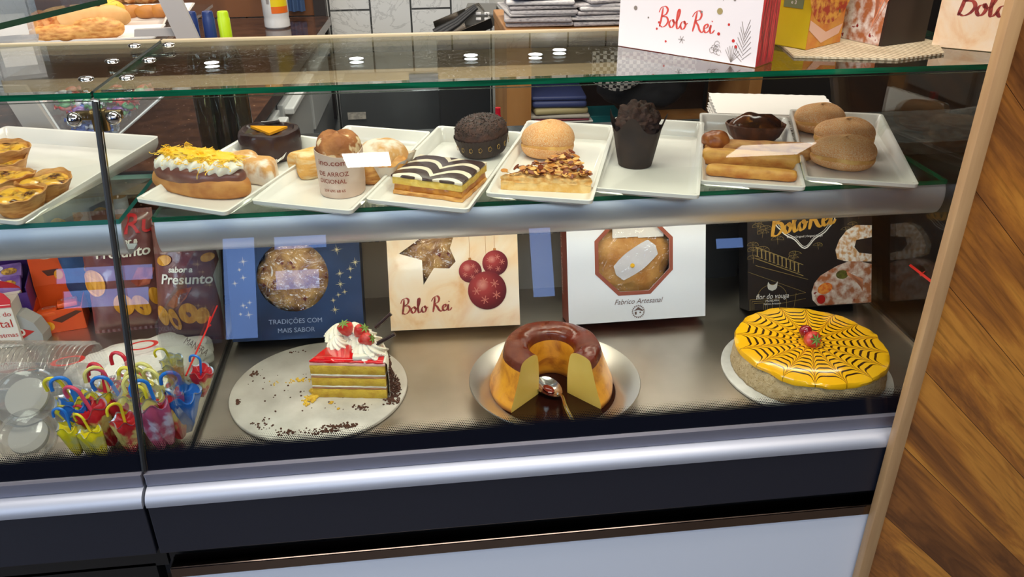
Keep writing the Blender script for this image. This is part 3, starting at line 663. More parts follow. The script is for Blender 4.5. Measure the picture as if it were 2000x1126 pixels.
for i in range(230):
    a, b_ = rd.random(), rd.random()
    if a+b_ > 1: a, b_ = 1-a, 1-b_
    px_, py_ = a*Lw+b_*Lw*.74, b_*.115; M = T(px_, py_, .026+rd.uniform(0, .011)) @ Matrix.Rotation(rd.uniform(0, 6.28), 4, 'Z') @ Matrix.Rotation(rd.uniform(-.6, .6), 4, 'X') @ Matrix.Rotation(rd.uniform(-.5, .5), 4, 'Y')
    q = rd.uniform(.004, .0085); P = circ(0, 0, q, 8, q*.6); g.prism(P, 0, .0009, rd.choice([0, 0, 1, 2, 2]), M)
tag(g.build('flaked_almonds', [mat('almond_toast', '#c9813a', rough=.35), mat('almond_pale', '#e3ab5e', rough=.4), mat('almond_burnt', '#7c3a1e', rough=.3)], r), kind='stuff')
# 10 dark muffin in tulip paper
x, y, _ = onp(1248, 331); r = thing('dark_muffin', 'tall dark chocolate muffin in brown tulip paper, alone on its tray', 'muffin', (x, y+.030, TF), -28)
b = MB()
def tul(u, v):
    a = 2*PI*u; e = .030+.017*v**.9; cor = abs(math.sin(2*a+1.5))**2; h = .078+.020*cor**2-.010*(1-cor)
    rr = e*(1+.05*math.cos(4*a+1.2)*v+.02*math.cos(9*a)*v)+.004*max(0, v-.75)*4*cor; return (rr*math.cos(a), rr*math.sin(a), .0005+h*v)
b.grid(tul, 96, 16, True, False); b.add([tul(i/96, 0) for i in range(96)], [tuple(range(96))]); b.build('tulip_paper', m_cakepaper, r, ang=60)
b = MB(); b.blob(.039, .039, .040, 72, 50, .9, .3, .20, 75, 51, M=T(0, 0, .046)); b.blob(.036, .036, .04, 24, 12, 1, .6, 0, M=T(0, 0, .030))
rd = random.Random(12)
for i in range(110):
    a = rd.uniform(0, 6.28); q = rd.uniform(0, .034); b.blob(.0085, .007, .006, 9, 7, 1, .3, .3, 200, i, M=T(q*math.cos(a), q*math.sin(a), .100-(q/.036)**2*.020) @ R(rd.uniform(0, 360)))
b.build('muffin_top', m_darkcake, r)
# 11 rolls, puff pastry and dark custard boat
def roll(lab, pa, pb, rad, seed, z=TF, name='pastry_roll', m=None, sq=1.0):
    a = Vector(onp(*pa)); b_ = Vector(onp(*pb)); L = (b_-a).length; r_ = thing(name, lab, 'pastry', (a.x, a.y, z), math.degrees(math.atan2(b_.y-a.y, b_.x-a.x)))
    g = MB()
    def f(u, v):
        t_ = u; an = 2*PI*v; e = min(1, (1-abs(2*t_-1)**24)**.5+.0) if 0 < t_ < 1 else 0
        rr = rad*e*(1+.10*noise.noise(Vector((t_*8, math.cos(an), math.sin(an)+seed)))); c_, s_ = math.cos(an), math.sin(an)
        k = 1/max(abs(c_), abs(s_))**.35
        return (L*t_, rr*c_*k*sq, rad+rr*s_*k)
    g.grid(f, 60, 24, False, True); g.build('crust', m or m_roll, r_, ang=60); return r_
m_roll = mat('fried_roll', '#e6aa50', '#b5651e', scale=45, lo=.45, hi=.72, rough=.5, bump=.7, bscale=260, stretch=(.5, 1, 1))
roll('golden pastry roll at the very front of the sixth tray', (1377, 341), (1556, 355), .0105, 1)
roll('thicker golden pastry roll behind the front roll', (1368, 318), (1560, 331), .0145, 2)
rr_ = roll('long flat puff pastry with knobbly left end behind the two rolls', (1372, 303), (1586, 312), .0155, 3, name='long_puff_pastry', m=m_flaky, sq=1.3)
g = MB(); g.blob(.026, .022, .017, 32, 16, .9, .3, .12, 60, 3, M=T(.022, 0, .018)); g.build('pastry_knob', mat('browned_knob', '#b0672c', '#8c4a1e', scale=60, rough=.35, bump=.5), rr_)
x, y, _ = onp(1487, 290); r = thing('custard_tartlet', 'burnt dark topped oval tartlet at the back of the sixth tray', 'tart', (x+.004, y+.050, TF), -14)
b = MB(); b.lathe([(0, 0), (.034, 0), (.046, .012), (.055, .034), (.053, .036), (.050, .030), (0, .029)], 56, 0, Sc(1.05, .72, 1), fn=lambda rr, z, a: (rr*(1+.02*math.cos(16*a)), z)); b.build('pastry_shell', mat('baked_shell', '#6e3c1c', '#4a2612', scale=40, rough=.5, bump=.5), r)
b = MB(); b.lathe([(.051, .031), (.045, .040), (.03, .050), (0, .054)], 48, 0, Sc(1.05, .72, 1), fn=lambda rr, z, a: (rr, z+.002*math.sin(4*a)*(rr > .01))); b.build('burnt_custard', mat('burnt_custard', '#3a1f15', '#6b3a1c', scale=30, lo=.4, hi=.6, rough=.15, c3='#a86a2a', scale3=40, lo3=.6, hi3=.68), r)

# 12 custard tarts in the left case
m_natashell = mat('tart_shell', '#d39a55', '#a8692f', scale=45, lo=.42, hi=.66, rough=.55, bump=.8, bscale=180, stretch=(1, 1, 4))
m_natacust = mat('tart_custard', '#eeb23c', '#4a2416', scale=36, lo=.47, hi=.57, rough=.12, coat=.4, c3='#d88f2a', scale3=70)
def nata(seed):
    r = thing('custard_tart', '', 'tart')
    b = MB(); b.lathe([(0, 0), (.026, 0), (.029, .003), (.035, .016), (.041, .030), (.043, .0335), (.0415, .0345), (.038, .031), (.036, .027)], 64, 0, fn=lambda rr, z, a: (rr*(1+.03*math.sin(3*a+seed)+.015*math.sin(13*a)), z+(.003*math.sin(2*a+seed)+.0012*math.sin(9*a) if z > .02 else 0))); b.build('pastry_shell', m_natashell, r)
    b = MB(); b.lathe([(.0385, .0275), (.034, .0305), (.024, .032), (.012, .0295), (0, .028)], 48, 0, fn=lambda rr, z, a: (rr, z+.002*math.sin(3*a+seed)*(.01 < rr < .035))); b.build('custard_filling', m_natacust, r)
    return r
n0 = nata(1.0); spots = [((40, 400), 0, 0, 'custard tart with a blackened top nearest the front glass'), ((92, 372), .0, 60, 'custard tart with glossy amber centre, rightmost in the left case'), ((20, 365), 0, 130, 'custard tart at the left edge behind the blackened one'), ((10, 330), 0, 200, 'dark custard tart tilted under the rearmost one'), ((12, 310), .016, 260, 'rearmost custard tart at the left edge of the photo')]
for i, ((px, py), up, rz, lab) in enumerate(spots):
    x, y, z = onp(px, py, TF+.012+up)
    if i == 0: place(n0, (x, y, TF+up), rz); n0['label'] = lab; n0['group'] = 'custard tarts in the left case'
    else: dup(n0, (x, y, TF+up), rz, lab)
bpy.context.view_layer.update()
# ================================================================ boxes leaning at the back of the deck
def carton(name, lab, x0, y0, x1, y1, H, D, lean, front, sidem, win=None, group=None, z=None, cat='box'):
    """upright carton; front face at local y=0, window = polygon cut through the front board"""
    z = DZ if z is None else z
    Wd = math.hypot(x1-x0, y1-y0); r = thing(name, lab, cat, (x0, y0, z+.0004), math.degrees(math.atan2(y1-y0, x1-x0)), 0, group)
    r.rotation_euler.x = 0
    r.rotation_mode = 'XYZ'; r.rotation_euler = (math.radians(-lean), 0, math.atan2(y1-y0, x1-x0))
    dz = D*math.sin(math.radians(lean)); r.location.z += dz      # the rear bottom edge sinks when it leans: keep that edge on the deck
    # body: back, sides, bottom, top as a shell
    g = MB(); t_ = .0012
    g.box((Wd/2, D-t_/2, H/2), (Wd, t_, H), 1); g.box((t_/2, D/2, H/2), (t_, D, H), 1); g.box((Wd-t_/2, D/2, H/2), (t_, D, H), 1)
    g.box((Wd/2, D/2, t_/2), (Wd, D, t_), 1); g.box((Wd/2, D/2, H-t_/2), (Wd, D, t_), 1)
    g.build('carton_body', [front, sidem], r, smooth=False)
    # front board, triangulated around the window
    b = bmesh.new(); ov = [b.verts.new(FACE @ Vector((x, y, 0))) for x, y in ((0, 0), (Wd, 0), (Wd, H), (0, H))]
    es = [b.edges.new((ov[i], ov[(i+1) % 4])) for i in range(4)]
    if win:
        wv = [b.verts.new(FACE @ Vector((x, y, 0))) for x, y in win]; n = len(wv); es += [b.edges.new((wv[i], wv[(i+1) % n])) for i in range(n)]
    bmesh.ops.triangle_fill(b, edges=es, use_beauty=True, use_dissolve=False); bmesh.ops.recalc_face_normals(b, faces=b.faces[:])
    me = bpy.data.meshes.new('front_board'); b.to_mesh(me); b.free(); me.materials.append(front); o = bpy.data.objects.new('front_board', me); COL.objects.link(o); o.parent = r
    o.modifiers.new('thick', 'SOLIDIFY').thickness = .0008; o.modifiers['thick'].offset = 0
    return r, Wd
def film(r, poly, w=-.002):
    xs = [p[0] for p in poly]; ys = [p[1] for p in poly]; x0, x1, y0, y1 = min(xs), max(xs), min(ys), max(ys)
    g = MB(); n = 26
    def f(u, v):
        x = x0-.003+(x1-x0+.006)*u; y = y0-.003+(y1-y0+.006)*v; return tuple(FACE @ Vector((x, y, w+.0012*noise.noise(Vector((x*60, y*60, 1))))))
    g.grid(f, n, n); return g.build('window_film', m_film, r)
LEAN = 21; BD = .045; FZ = DZ+BD*math.sin(math.radians(LEAN))
# --- navy box with a round window
t = NT('navy_print'); t.col(t.ramp(t.noise(5, 3), [(.3, '#12192c'), (.7, '#26406e')])); t.set(rough=.3, coat=.3); m_navy = t.m
p0, p1 = at(455, 668, z=FZ), at(712, 655, z=FZ); wc = (.118, .118); cw = circ(wc[0], wc[1], .066, 40)
m_fruit = mat('fruit_cake', '#8a5a34', '#c79a5c', scale=45, lo=.35, hi=.6, rough=.5, bump=.8, bscale=150, c3='#6e1f17', scale3=50, lo3=.62, hi3=.68, bdist=.003)
r, Wd = carton('cake_box', 'navy blue cake box with round window and gold stars', p0.x, p0.y, p1.x, p1.y, .235, BD, LEAN, m_navy, mat('navy_side', '#161d30', rough=.5), cw)
g = MB(); g.blob(.074, .07, .02, 40, 20, .9, .2, .15, 40, 4, M=T(wc[0], .043, wc[1]) @ R(90, 'X')); g.build('cake', m_fruit, r); film(r, cw)
m_goldstar = mat('gold_star', '#cdbd8f', rough=.4)
st = []
for (x, y, q) in [(.030, .150, .010), (.022, .135, .005), (.028, .120, .007), (.012, .110, .007), (.036, .073, .006), (.024, .068, .007), (.018, .052, .005), (.033, .050, .009), (.030, .064, .003), (.202, .165, .011), (.205, .120, .009), (.225, .128, .008), (.235, .140, .010), (.205, .10, .010), (.212, .085, .006), (.200, .080, .006), (.190, .070, .006), (.192, .052, .010), (.224, .112, .004)]:
    for k in range(4):
        a = k*PI/4+.1; q2 = q*(1 if k % 2 == 0 else .6); st.append([(x+q2*math.cos(a), y+q2*math.sin(a)), (x-.0006*math.sin(a), y+.0006*math.cos(a)), (x-q2*math.cos(a), y-q2*math.sin(a)), (x+.0006*math.sin(a), y-.0006*math.cos(a))])
for k in range(0, len(st), 4): flat('star_print', st[k:k+4], m_goldstar, r, w=.0008)
m_printblue = mat('pale_print', '#8f9bb8', rough=.5)
typed('lettering', 'TRADIÇÕES COM', .0125, m_printblue, r, .118, .030, w=.0008); typed('lettering', 'MAIS SABOR', .0125, m_printblue, r, .118, .013, w=.0008)
# --- watercolour box with a star window and three baubles
t = NT('watercolour_print'); f1 = t.noise(11, 6, None, None, .6, 1.5); t.col(t.mix(t.ramp(t.noise(5, 3), [(.45, (0, 0, 0, 1)), (.65, (1, 1, 1, 1))]), t.ramp(f1, [(.3, '#f1dfc6'), (.5, '#efd0a8'), (.7, '#e3ad78')]), '#f0e6d8')); t.set(rough=.35, coat=.2); m_water = t.m
def baubles(r, sc=1, ox=0, oy=0):
    for (x, y, q) in ((.156, .108, .022), (.204, .122, .0245), (.187, .070, .037)):
        x = x*sc+ox; y = y*sc+oy; q *= sc; mb_ = MB(); mb_.add([(a, b_, .0012 if q < .03*sc else .0016) for a, b_ in circ(0, 0, q, 40)], [tuple(range(40))]); mb_.v = [tuple(FACE @ Vector(v)) for v in mb_.v]
        o = mb_.build('bauble_print', m_baub[0 if q < .03*sc else 1], r, smooth=False); o.location = (x, 0, y)
        flat('bauble_cap', [[(x-.003*sc, y+q), (x+.003*sc, y+q), (x+.0025*sc, y+q+.004*sc), (x-.0025*sc, y+q+.004*sc)], line2(x, y+q, x, .232*sc+oy, .0006)], m_goldprint, r, w=.0011)
        L = []
        for k in range(5):
            a = k*1.3+q*50; cx_, cy_ = x+q*.55*math.cos(a), y+q*.5*math.sin(a)
            for j in range(3): b_ = j*PI/3+a; L.append(line2(cx_-q*.22*math.cos(b_), cy_-q*.22*math.sin(b_), cx_+q*.22*math.cos(b_), cy_+q*.22*math.sin(b_), q*.045))
        flat('snowflake_print', L, mat('flake_print', '#c8705e', rough=.4), r, w=.0021)
m_goldprint = mat('gold_ink', '#b5742e', rough=.4)
m_baub = []
for nm, q in (('bauble_print_small', .024), ('bauble_print_large', .037)):
    t = NT(nm); mp = t.new('ShaderNodeMapping'); mp.inputs[1].default_value = (.25*q, 0, -.3*q); t.l.new(t.tc.outputs['Object'], mp.inputs[0])
    ln = t.new('ShaderNodeVectorMath'); ln.operation = 'LENGTH'; t.l.new(mp.outputs[0], ln.inputs[0])
    t.col(t.ramp(t.math('DIVIDE', ln.outputs['Value'], q*1.4), [(.05, '#d98a7c'), (.25, '#a93a36'), (.6, '#7d1f24'), (1, '#4c1217')])); t.set(rough=.25); m_baub.append(t.m)
m_redink = mat('wine_ink', '#7c241c', '#a8402e', scale=120, rough=.4)
p0, p1 = at(764, 646, z=FZ), at(1016, 634, z=FZ)
def star(cx_, cy_, ro, ri, n=6, a0=0):
    return [(cx_+(ro if k % 2 == 0 else ri)*math.cos(a0+k*PI/n), cy_+(ro if k % 2 == 0 else ri)*math.sin(a0+k*PI/n)) for k in range(2*n)]
sw = [(.022, .147), (.065, .133), (.066, .086), (.087, .117), (.116, .115), (.129, .128), (.119, .154), (.128, .178), (.110, .185), (.098, .210), (.080, .192), (.062, .200), (.060, .172)]
r, Wd = carton('cake_box', 'cream and orange box with star window and three red baubles, standing on the deck', p0.x, p0.y, p1.x, p1.y, .235, BD, LEAN, m_water, mat('kraft_side', '#e0c6a0', rough=.6), sw)
g = MB(); g.blob(.065, .065, .02, 40, 20, .9, .2, .15, 40, 9, M=T(.082, .043, .15) @ R(90, 'X')); g.build('cake', m_fruit, r); film(r, sw)
baubles(r); script('lettering', 'Bolo Rei', .0122, m_redink, r, .022, .032, w=.001, wt=.34, slope=.03)
# --- white box with an octagonal window
p0, p1 = at(1111, 638, z=FZ), at(1377, 620, z=FZ); oc = [(.130+.075*math.cos(PI/8+k*PI/4), .128+.075*math.sin(PI/8+k*PI/4)) for k in range(8)]
oo = [(.130+.083*math.cos(PI/8+k*PI/4), .128+.083*math.sin(PI/8+k*PI/4)) for k in range(8)]
m_wbox = mat('white_card', '#dfe3ec', rough=.4); m_brownside = mat('brown_card', '#7e3a2b', rough=.4)
r, Wd = carton('cake_box', 'white pastry box with brown octagonal window and brown side', p0.x, p0.y, p1.x, p1.y, .235, .068, 17, m_wbox, m_brownside, oc)
r.rotation_euler.z += 0
flat('window_border', [[oo[k], oo[(k+1) % 8], oc[(k+1) % 8], oc[k]] for k in range(8)], mat('border_ink', '#93503f', rough=.4), r, w=.0008)
g = MB(); g.blob(.084, .084, .020, 50, 24, .9, .2, .14, 26, 19, M=T(.130, .043, .128) @ R(90, 'X')); g.build('filo_pastry', mat('filo', '#d8a25c', '#b97c3c', scale=22, lo=.4, hi=.65, rough=.5, bump=.8, bscale=60, bdist=.004), r)
g = MB(); g.grid(lambda u, v: tuple(T(.135, .0055, .118) @ R(-35, 'Y') @ Vector(((u-.5)*.095*(1-.25*abs(v-.5)), .001*math.sin(u*9+v*5), (v-.5)*.045*(1-.9*(u-.5)**2)))), 16, 10); g.build('paper_band', mat('wrap_paper', '#d9d7dc', rough=.6), r)
g = MB(); g.lathe([(0, .0015), (.004, .001), (.0045, 0)], 16, 0, T(.128, .0035, .108) @ R(90, 'X')); g.build('gold_seal', m_eggthread, r)
g = MB(); g.box((.115, .0062, .178), (.05, .001, .03), 0, None); g.box((.165, .0055, .175), (.05, .001, .028)); g.build('label_card', m_paper, r, smooth=False); film(r, oc)
m_greyink = mat('grey_brown_ink', '#6b5550', rough=.5)
typed('lettering', 'Fabrico Artesanal', .0145, m_greyink, r, .137, .034, w=.001, shear=.35, xs=.92)
L = ring2(.137, .018, .0105, .0112)+[[(.137+.0112*math.cos(a-.1), .018+.0112*math.sin(a-.1)), (.137+.014*math.cos(a), .018+.014*math.sin(a)), (.137+.0112*math.cos(a+.12), .018+.0112*math.sin(a+.12))] for a in [k*PI/10 for k in range(20)]]
L += [[(.128, .019), (.137, .027), (.146, .021), (.146, .018), (.137, .021)], [(.130, .012), (.134, .012), (.134, .018), (.130, .018)], circ(.141, .016, .0018, 8)]
flat('emblem', L, m_greyink, r, w=.001)
side = Matrix(((0, 0, -1, 0), (-1, 0, 0, 0), (0, 1, 0, 0), (0, 0, 0, 1)))   # u runs back to front on the left side
vs, fs = textgeo('Doçaria Tradicional', .019, .25, 'LEFT'); mb = MB(); mb.add([(-.0006, .060-b_, .205-a) for a, b_, c in vs], fs); mb.build('side_lettering', mat('cream_ink', '#e0c9b8', rough=.5), r, smooth=False)
# --- black box with gold drawing, logo and powdered ring cake
p0, p1 = at(1461, 607, z=FZ), at(1702, 592, z=FZ)
r, Wd = carton('cake_box', 'black cake box with gold line drawing and a powdered ring cake picture', p0.x, p0.y, p1.x, p1.y, .235, BD, LEAN, mat('black_card', '#231f1f', rough=.3, coat=.3), mat('black_side', '#171414', rough=.35))
m_goldline = mat('dull_gold_line', '#8b7747', rough=.5); m_goldtxt = mat('gold_letter', '#c8963a', rough=.35); m_whiteink = mat('white_ink', '#dddbd6', rough=.5)
rd = random.Random(8); L = []
for i in range(34):
    x = rd.uniform(.008, Wd-.02); y = rd.uniform(.085, .215); q = rd.uniform(.010, .017); a = rd.uniform(-.6, .6)
    if abs(x-.125) < .06 and y > .13: continue
    if x > .15 and y < .15: continue
    P = [(x+q*math.cos(a+PI*k/6), y+q*.62*math.sin(PI*k/6)+q*.3*math.cos(a+PI*k/6)*a) for k in range(7)]; L += poly2(P, .0006)
    for k in (0, 2, 3, 4, 6): L.append(line2(x-a*q*.3, y+q*.05, P[k][0], P[k][1], .0004))
    L.append(line2(x, y+q*.5, x-a*q*.5, y-q*.7, .0005)); flat('umbrella_drawing', L, m_goldline, r, w=.0007); L = []
for k in range(11):
    x = .020+k*.0085; y = .108-k*.0036; L += [line2(x, y, x, y+.014, .0022), circ(x, y+.016, .0022, 8), line2(x-.003, y, x+.003, y-.001, .0012)]
L += [line2(.016, .127, .115, .086, .0014), line2(.016, .104, .115, .064, .0014), line2(.016, .09, .125, .056, .0008), line2(.0, .078, .12, .03, .0006)]
for k in range(3): L += poly2([(.004+k*.004, .0), (.004+k*.004, .022-k*.004), (.040-k*.004, .022-k*.004), (.040-k*.004, .0)], .0008)
for (x0, y0, x1, y1) in ((.05, .0, .05, .02), (.065, .0, .065, .03), (.08, .0, .08, .02), (.095, .0, .1, .03), (.05, .02, .12, .03), (.06, .01, .12, .018)): L.append(line2(x0, y0, x1, y1, .0007))
flat('gold_drawing', L, m_goldline, r, w=.0007)
for wq, m_, ww in ((1.0, m_whiteink, .0022), (.93, m_whiteink, .0010)):
    P = []
    for k in range(73):
        a = 2*PI*k/72; rx_, ry_ = .064*wq, .050*wq; s_ = 1+.035*abs(math.sin(5*a))-.03; bot = .018*math.exp(-((a-1.5*PI)/.28)**2)
        P.append((.118+rx_*s_*math.cos(a), .187+ry_*s_*math.sin(a)-bot))
    flat('logo_outline', poly2(P, ww), m_, r, w=.0009+(.0002 if wq < 1 else 0))
flat('logo_field', [[(.118+.061*math.cos(a), .187+.047*math.sin(a)) for a in [k*PI/18 for k in range(36)]]], mat('black_ink', '#1b1718', rough=.35), r, w=.0008)
script('lettering', 'Bolo Rei', .0185, m_goldtxt, r, .048, .147, w=.0016, wt=.42, slope=.14, sp=.15)
typed('small_lettering', 'Receita Original | Original Recipe', .0055, m_whiteink, r, .118, .141, w=.0013)
typed('lettering', 'flor do vouga', .0145, m_whiteink, r, .050, .022, w=.0012, shear=.25, xs=.88); typed('small_lettering', 'PASTELARIA', .0052, m_whiteink, r, .050, .016, w=.0012); typed('small_lettering', 'Fabrico Artesanal', .005, m_whiteink, r, .050, .010, w=.0012)
cat = [(.041, .043), (.043, .040), (.050, .0375), (.057, .040), (.060, .044), (.0615, .056), (.057, .051), (.053, .049), (.049, .049), (.045, .051), (.0415, .056), (.040, .048)]
flat('cat_emblem', [cat]+[], mat('grey_ink', '#bdbab2', rough=.5), r, w=.0012)
flat('emblem_arc', poly2([(.050+.03*math.cos(a), .026+.024*math.sin(a)) for a in [k*PI/14 for k in range(15)]], .0008), m_goldline, r, w=.0009)
def ringcake(r, parts, w=.001):
    for k, (pts, m_) in enumerate(parts): flat('cake_picture', [pts], m_, r, w=w+.0002*k)
m_pic = mat('cake_picture_ink', '#a8633c', '#dccfc4', scale=62, lo=.40, hi=.62, rough=.4, c3='#8c1f1a', scale3=60, lo3=.66, hi3=.70, detail=8)
m_pic2 = mat('almond_picture_ink', '#cf9a63', '#f0e8df', scale=110, lo=.40, hi=.58, rough=.4, detail=8)
e_ = Wd-.001
up_ = [(e_, .158), (.225, .160), (.205, .150), (.190, .132), (.182, .112), (.186, .094), (.205, .088), (e_, .085), (e_, .100), (.232, .104), (.222, .116), (.226, .130), (e_, .134)]
lo_ = [(e_, .080), (.235, .086), (.210, .088), (.185, .080), (.165, .070), (.150, .062), (.138, .048), (.132, .030), (.134, .014), (.145, .002), (e_, .002)]
flat('cake_picture', [up_], m_pic2, r, w=.0009); flat('cake_picture', [lo_], m_pic, r, w=.0011)
flat('fruit_picture', [circ(.160, .036, .016, 20, .011, .3)], mat('orange_slice_ink', '#d8622a', '#e8953f', scale=150, rough=.3), r, w=.0014); flat('fruit_picture', [circ(.152, .014, .009, 16)], mat('cherry_ink', '#b3201a', rough=.3), r, w=.0014)
flat('fruit_picture', [circ(.196, .062, .013, 16, .009)], mat('green_fruit_ink', '#6b6a2c', '#4e4a26', scale=100, rough=.3), r, w=.0014)
L = []
for k in range(6): L.append([(.205+.006*k, .068-.004*k), (.240, .050-.004*k), (.240, .045-.004*k), (.207+.005*k, .060-.004*k)])
flat('peach_strips_picture', L, mat('peach_ink', '#d98d68', rough=.35), r, w=.0015)

# ---------------- perforated crates behind the boxes
def crate(x0, x1, z0, z1, m, lab):
    g = MB(); y = .545; st_ = .0125; bw = .0035; n = int((x1-x0)/st_); k2 = int((z1-z0)/st_)
    for i in range(n+1): g.box((x0+i*st_, y, (z0+z1)/2), (bw, .003, z1-z0))
    for k in range(k2+1): g.box(((x0+x1)/2, y-.0002, z0+k*st_), (x1-x0, .003, bw))
    g.box(((x0+x1)/2, y, z1+.008), (x1-x0+.006, .004, .016)); g.box(((x0+x1)/2, y, z0/2), (x1-x0+.006, .004, z0)); g.box(((x0+x1)/2, y, DZ/2), (x1-x0+.006, .004, -DZ)); g.box(((x0+x1)/2, y+.008, DZ+.004), (x1-x0, .016, .006))
    tag(g.build('perforated_crate', m, None, smooth=False), lab, 'crate')
crate(.285, .400, .10, .225, mat('beige_plastic', '#a59583', rough=.5), 'beige perforated crate panel between the navy box and the star window box')
crate(.59, .72, .10, .225, mat('grey_plastic', '#8d8a86', rough=.5), 'grey perforated crate panel between the star window box and the white box')
crate(.97, 1.10, .10, .225, mat('black_plastic', '#2a2c2e', rough=.45), 'black perforated crate panel between the white box and the black box')

# ================================================================ cakes on the deck
# --- silver board with the last wedge of layer cake
bc = (.230, .213)
t = NT('silver_board'); f1 = t.noise(18, 5); t.col(t.ramp(f1, [(.3, '#b7b0a6'), (.7, '#d8d3ca')])); t.set(rough=.42, metal=.35); t.bump(t.noise(160, 3), .4); m_board = t.m
g = MB(); g.lathe([(0, 0), (.143, 0), (.146, .001), (.1465, .0045), (.145, .0062), (0, .0062)], 96); o = g.build('cake_board', m_board, ang=50); place(o, (*bc, DZ+.0004)); grow(o); tag(o, 'round silver cake board with crumbs under the strawberry cake wedge', 'cake board')
tipx, tipy = at(613, 775, z=DZ+.007).x, at(613, 775, z=DZ+.007).y
r = thing('layer_cake', 'last wedge of strawberry layer cake with whipped cream', 'cake', (tipx, tipy, DZ+.0069), 0); grow(r)
CR = .122; A0, A1 = math.radians(-9), math.radians(58)
def sector(z0, z1, m, name, rad=CR, off=0, amp=.0012, r_in=0, a0=A0, a1=A1, tz=0):
    g = MB(); n = 22; B = [(off*math.cos((a0+a1)/2), off*math.sin((a0+a1)/2))]; B0 = B[0]
    outline = []
    for i in range(14): t_ = i/14; outline.append((B0[0]+rad*math.cos(a0)*t_, B0[1]+rad*math.sin(a0)*t_))
    for i in range(n+1): a = a0+(a1-a0)*i/n; outline.append((B0[0]+rad*math.cos(a), B0[1]+rad*math.sin(a)))
    for i in range(1, 14): t_ = 1-i/14; outline.append((B0[0]+rad*math.cos(a1)*t_, B0[1]+rad*math.sin(a1)*t_))
    N = len(outline)
    def f(u, v):
        i = int(round(u*N)) % N; x, y = outline[i]; k = min(4, int(v*4+.5)); z = [z0, z0+.0006, (z0+z1)/2, z1-.0006, z1][k]; sh = .988 if k in (0, 4) else 1
        q = amp*noise.noise(Vector((x*110, y*110, z*300))); cx_, cy_ = .06, .03
        return (cx_+(x-cx_)*sh+q, cy_+(y-cy_)*sh+q, z+tz*x+.0006*noise.noise(Vector((x*70, y*70, z0*90))))
    g.grid(f, N, 5, True, False); g.add([f(i/N, 0) for i in range(N)], [tuple(range(N))[::-1]]); g.add([f(i/N, 1) for i in range(N)], [tuple(range(N))])
    return g.build(name, m, r, ang=50)
m_spg = mat('cake_sponge', '#d9b13c', '#c2922c', scale=70, lo=.45, hi=.7, rough=.9, bump=.8, bscale=320, bdist=.0015); m_lc = mat('layer_cream', '#ece2cc', rough=.6); m_lj = mat('brown_filling', '#9b6240', '#b98056', scale=60, rough=.5)
zl = 0
for nm, th, m_ in (('sponge', .017, m_spg), ('jam_filling', .0036, m_lj), ('cream_filling', .003, m_lc), ('sponge', .015, m_spg), ('jam_filling', .0036, m_lj), ('cream_filling', .0035, m_lc), ('sponge', .0165, m_spg)):
    sector(zl, zl+th, m_, nm); zl += th
sector(zl, zl+.005, mat('pink_cream', '#eeb7a8', rough=.5), 'cream_top', CR+.001); zl += .005
sector(zl, zl+.0035, mat('strawberry_glaze', '#e0161a', '#c80d12', scale=30, rough=.08, coat=.8), 'strawberry_glaze', CR-.002, amp=.002); zl += .0035
g = MB(); g.lathe([(CR-.001, .0), (CR+.004, .0), (CR+.005, .03), (CR+.004, zl-.004), (CR+.001, zl), (CR-.002, zl-.001)], 30, 0, a0=A0, a1=A1, fn=lambda rr, z, a: (rr+.001*noise.noise(Vector((a*9, z*80, 0))), z)); g.build('outer_cream', m_cream, r)
g = MB(); rd = random.Random(2)
for i in range(1500):
    a = A0+.02+(A1-A0-.04)*rd.random(); z = .055*rd.random()**1.2; q = CR+.005+rd.uniform(0, .003)+(.012*rd.random() if z < .006 else 0); s_ = rd.uniform(.001, .0022); g.box((q*math.cos(a), q*math.sin(a), z+.001), (s_, s_, s_), 0, None)
for i in range(520):
    a = A0-.12+(A1-A0+.1)*rd.random(); q = CR+.004+rd.uniform(0, .017); s_ = rd.uniform(.001, .0022); g.box((q*math.cos(a), q*math.sin(a), s_/2), (s_, s_, s_))
tag(g.build('chocolate_granules', mat('cocoa_granules', '#4a2a1c', '#5d3826', scale=300, rough=.8), r), kind='stuff')
def rosette(M, rad, h, tw=3.0, lobes=9, mb=None):
    g = mb or MB()
    g.grid(lambda u, v: ((lambda a, q: (q*math.cos(a), q*math.sin(a), h*v**.8))(2*PI*u, rad*(1-v)**.75*(1+.18*math.sin(lobes*(2*PI*u)+tw*v*lobes*.6)))), 90, 16, True, False, 0, M); return g
zt = zl; g = MB()
ros = [(.088, math.radians(58), .026, .026), (.098, math.radians(44), .024, .030), (.100, math.radians(27), .026, .030), (.098, math.radians(9), .027, .028), (.062, math.radians(46), .017, .020)]
for q, a, rad, h in ros: rosette(T(q*math.cos(a), q*math.sin(a), zt-.002) @ R(a*40), rad, h, mb=g)
g.build('cream_rosettes', m_cream, r)
g = MB(); g.box((.088, -.004, zt+.004), (.036, .012, .009), 0, None, .003); g.build('cream_slab', m_cream, r)
m_berry = mat('strawberry', '#c92a25', '#e5685a', scale=60, lo=.45, hi=.7, rough=.3, bump=.4, bscale=300); m_leaf = mat('green_leaf', '#6f8a3a', rough=.6)
def strawberry(parent, M, s=1.0, half=True):
    b = MB(); b.lathe([(0, -.014), (.004, -.0125), (.008, -.006), (.0105, 0), (.0105, .005), (.007, .0085), (0, .009)], 24, 0, M @ Sc(s, s*.7 if half else s, s)); o = b.build('strawberry', m_berry, parent)
    b = MB()
    for k in range(7):
        a = k*2*PI/7; b.add([(0, 0, .009), (.004*math.cos(a-.4), .004*math.sin(a-.4), .0098), (.0095*math.cos(a), .0095*math.sin(a), .0085), (.004*math.cos(a+.4), .004*math.sin(a+.4), .0098)], [(0, 1, 2, 3)], 0, M @ Sc(s))
    b.build('calyx', m_leaf, o, smooth=False); return o
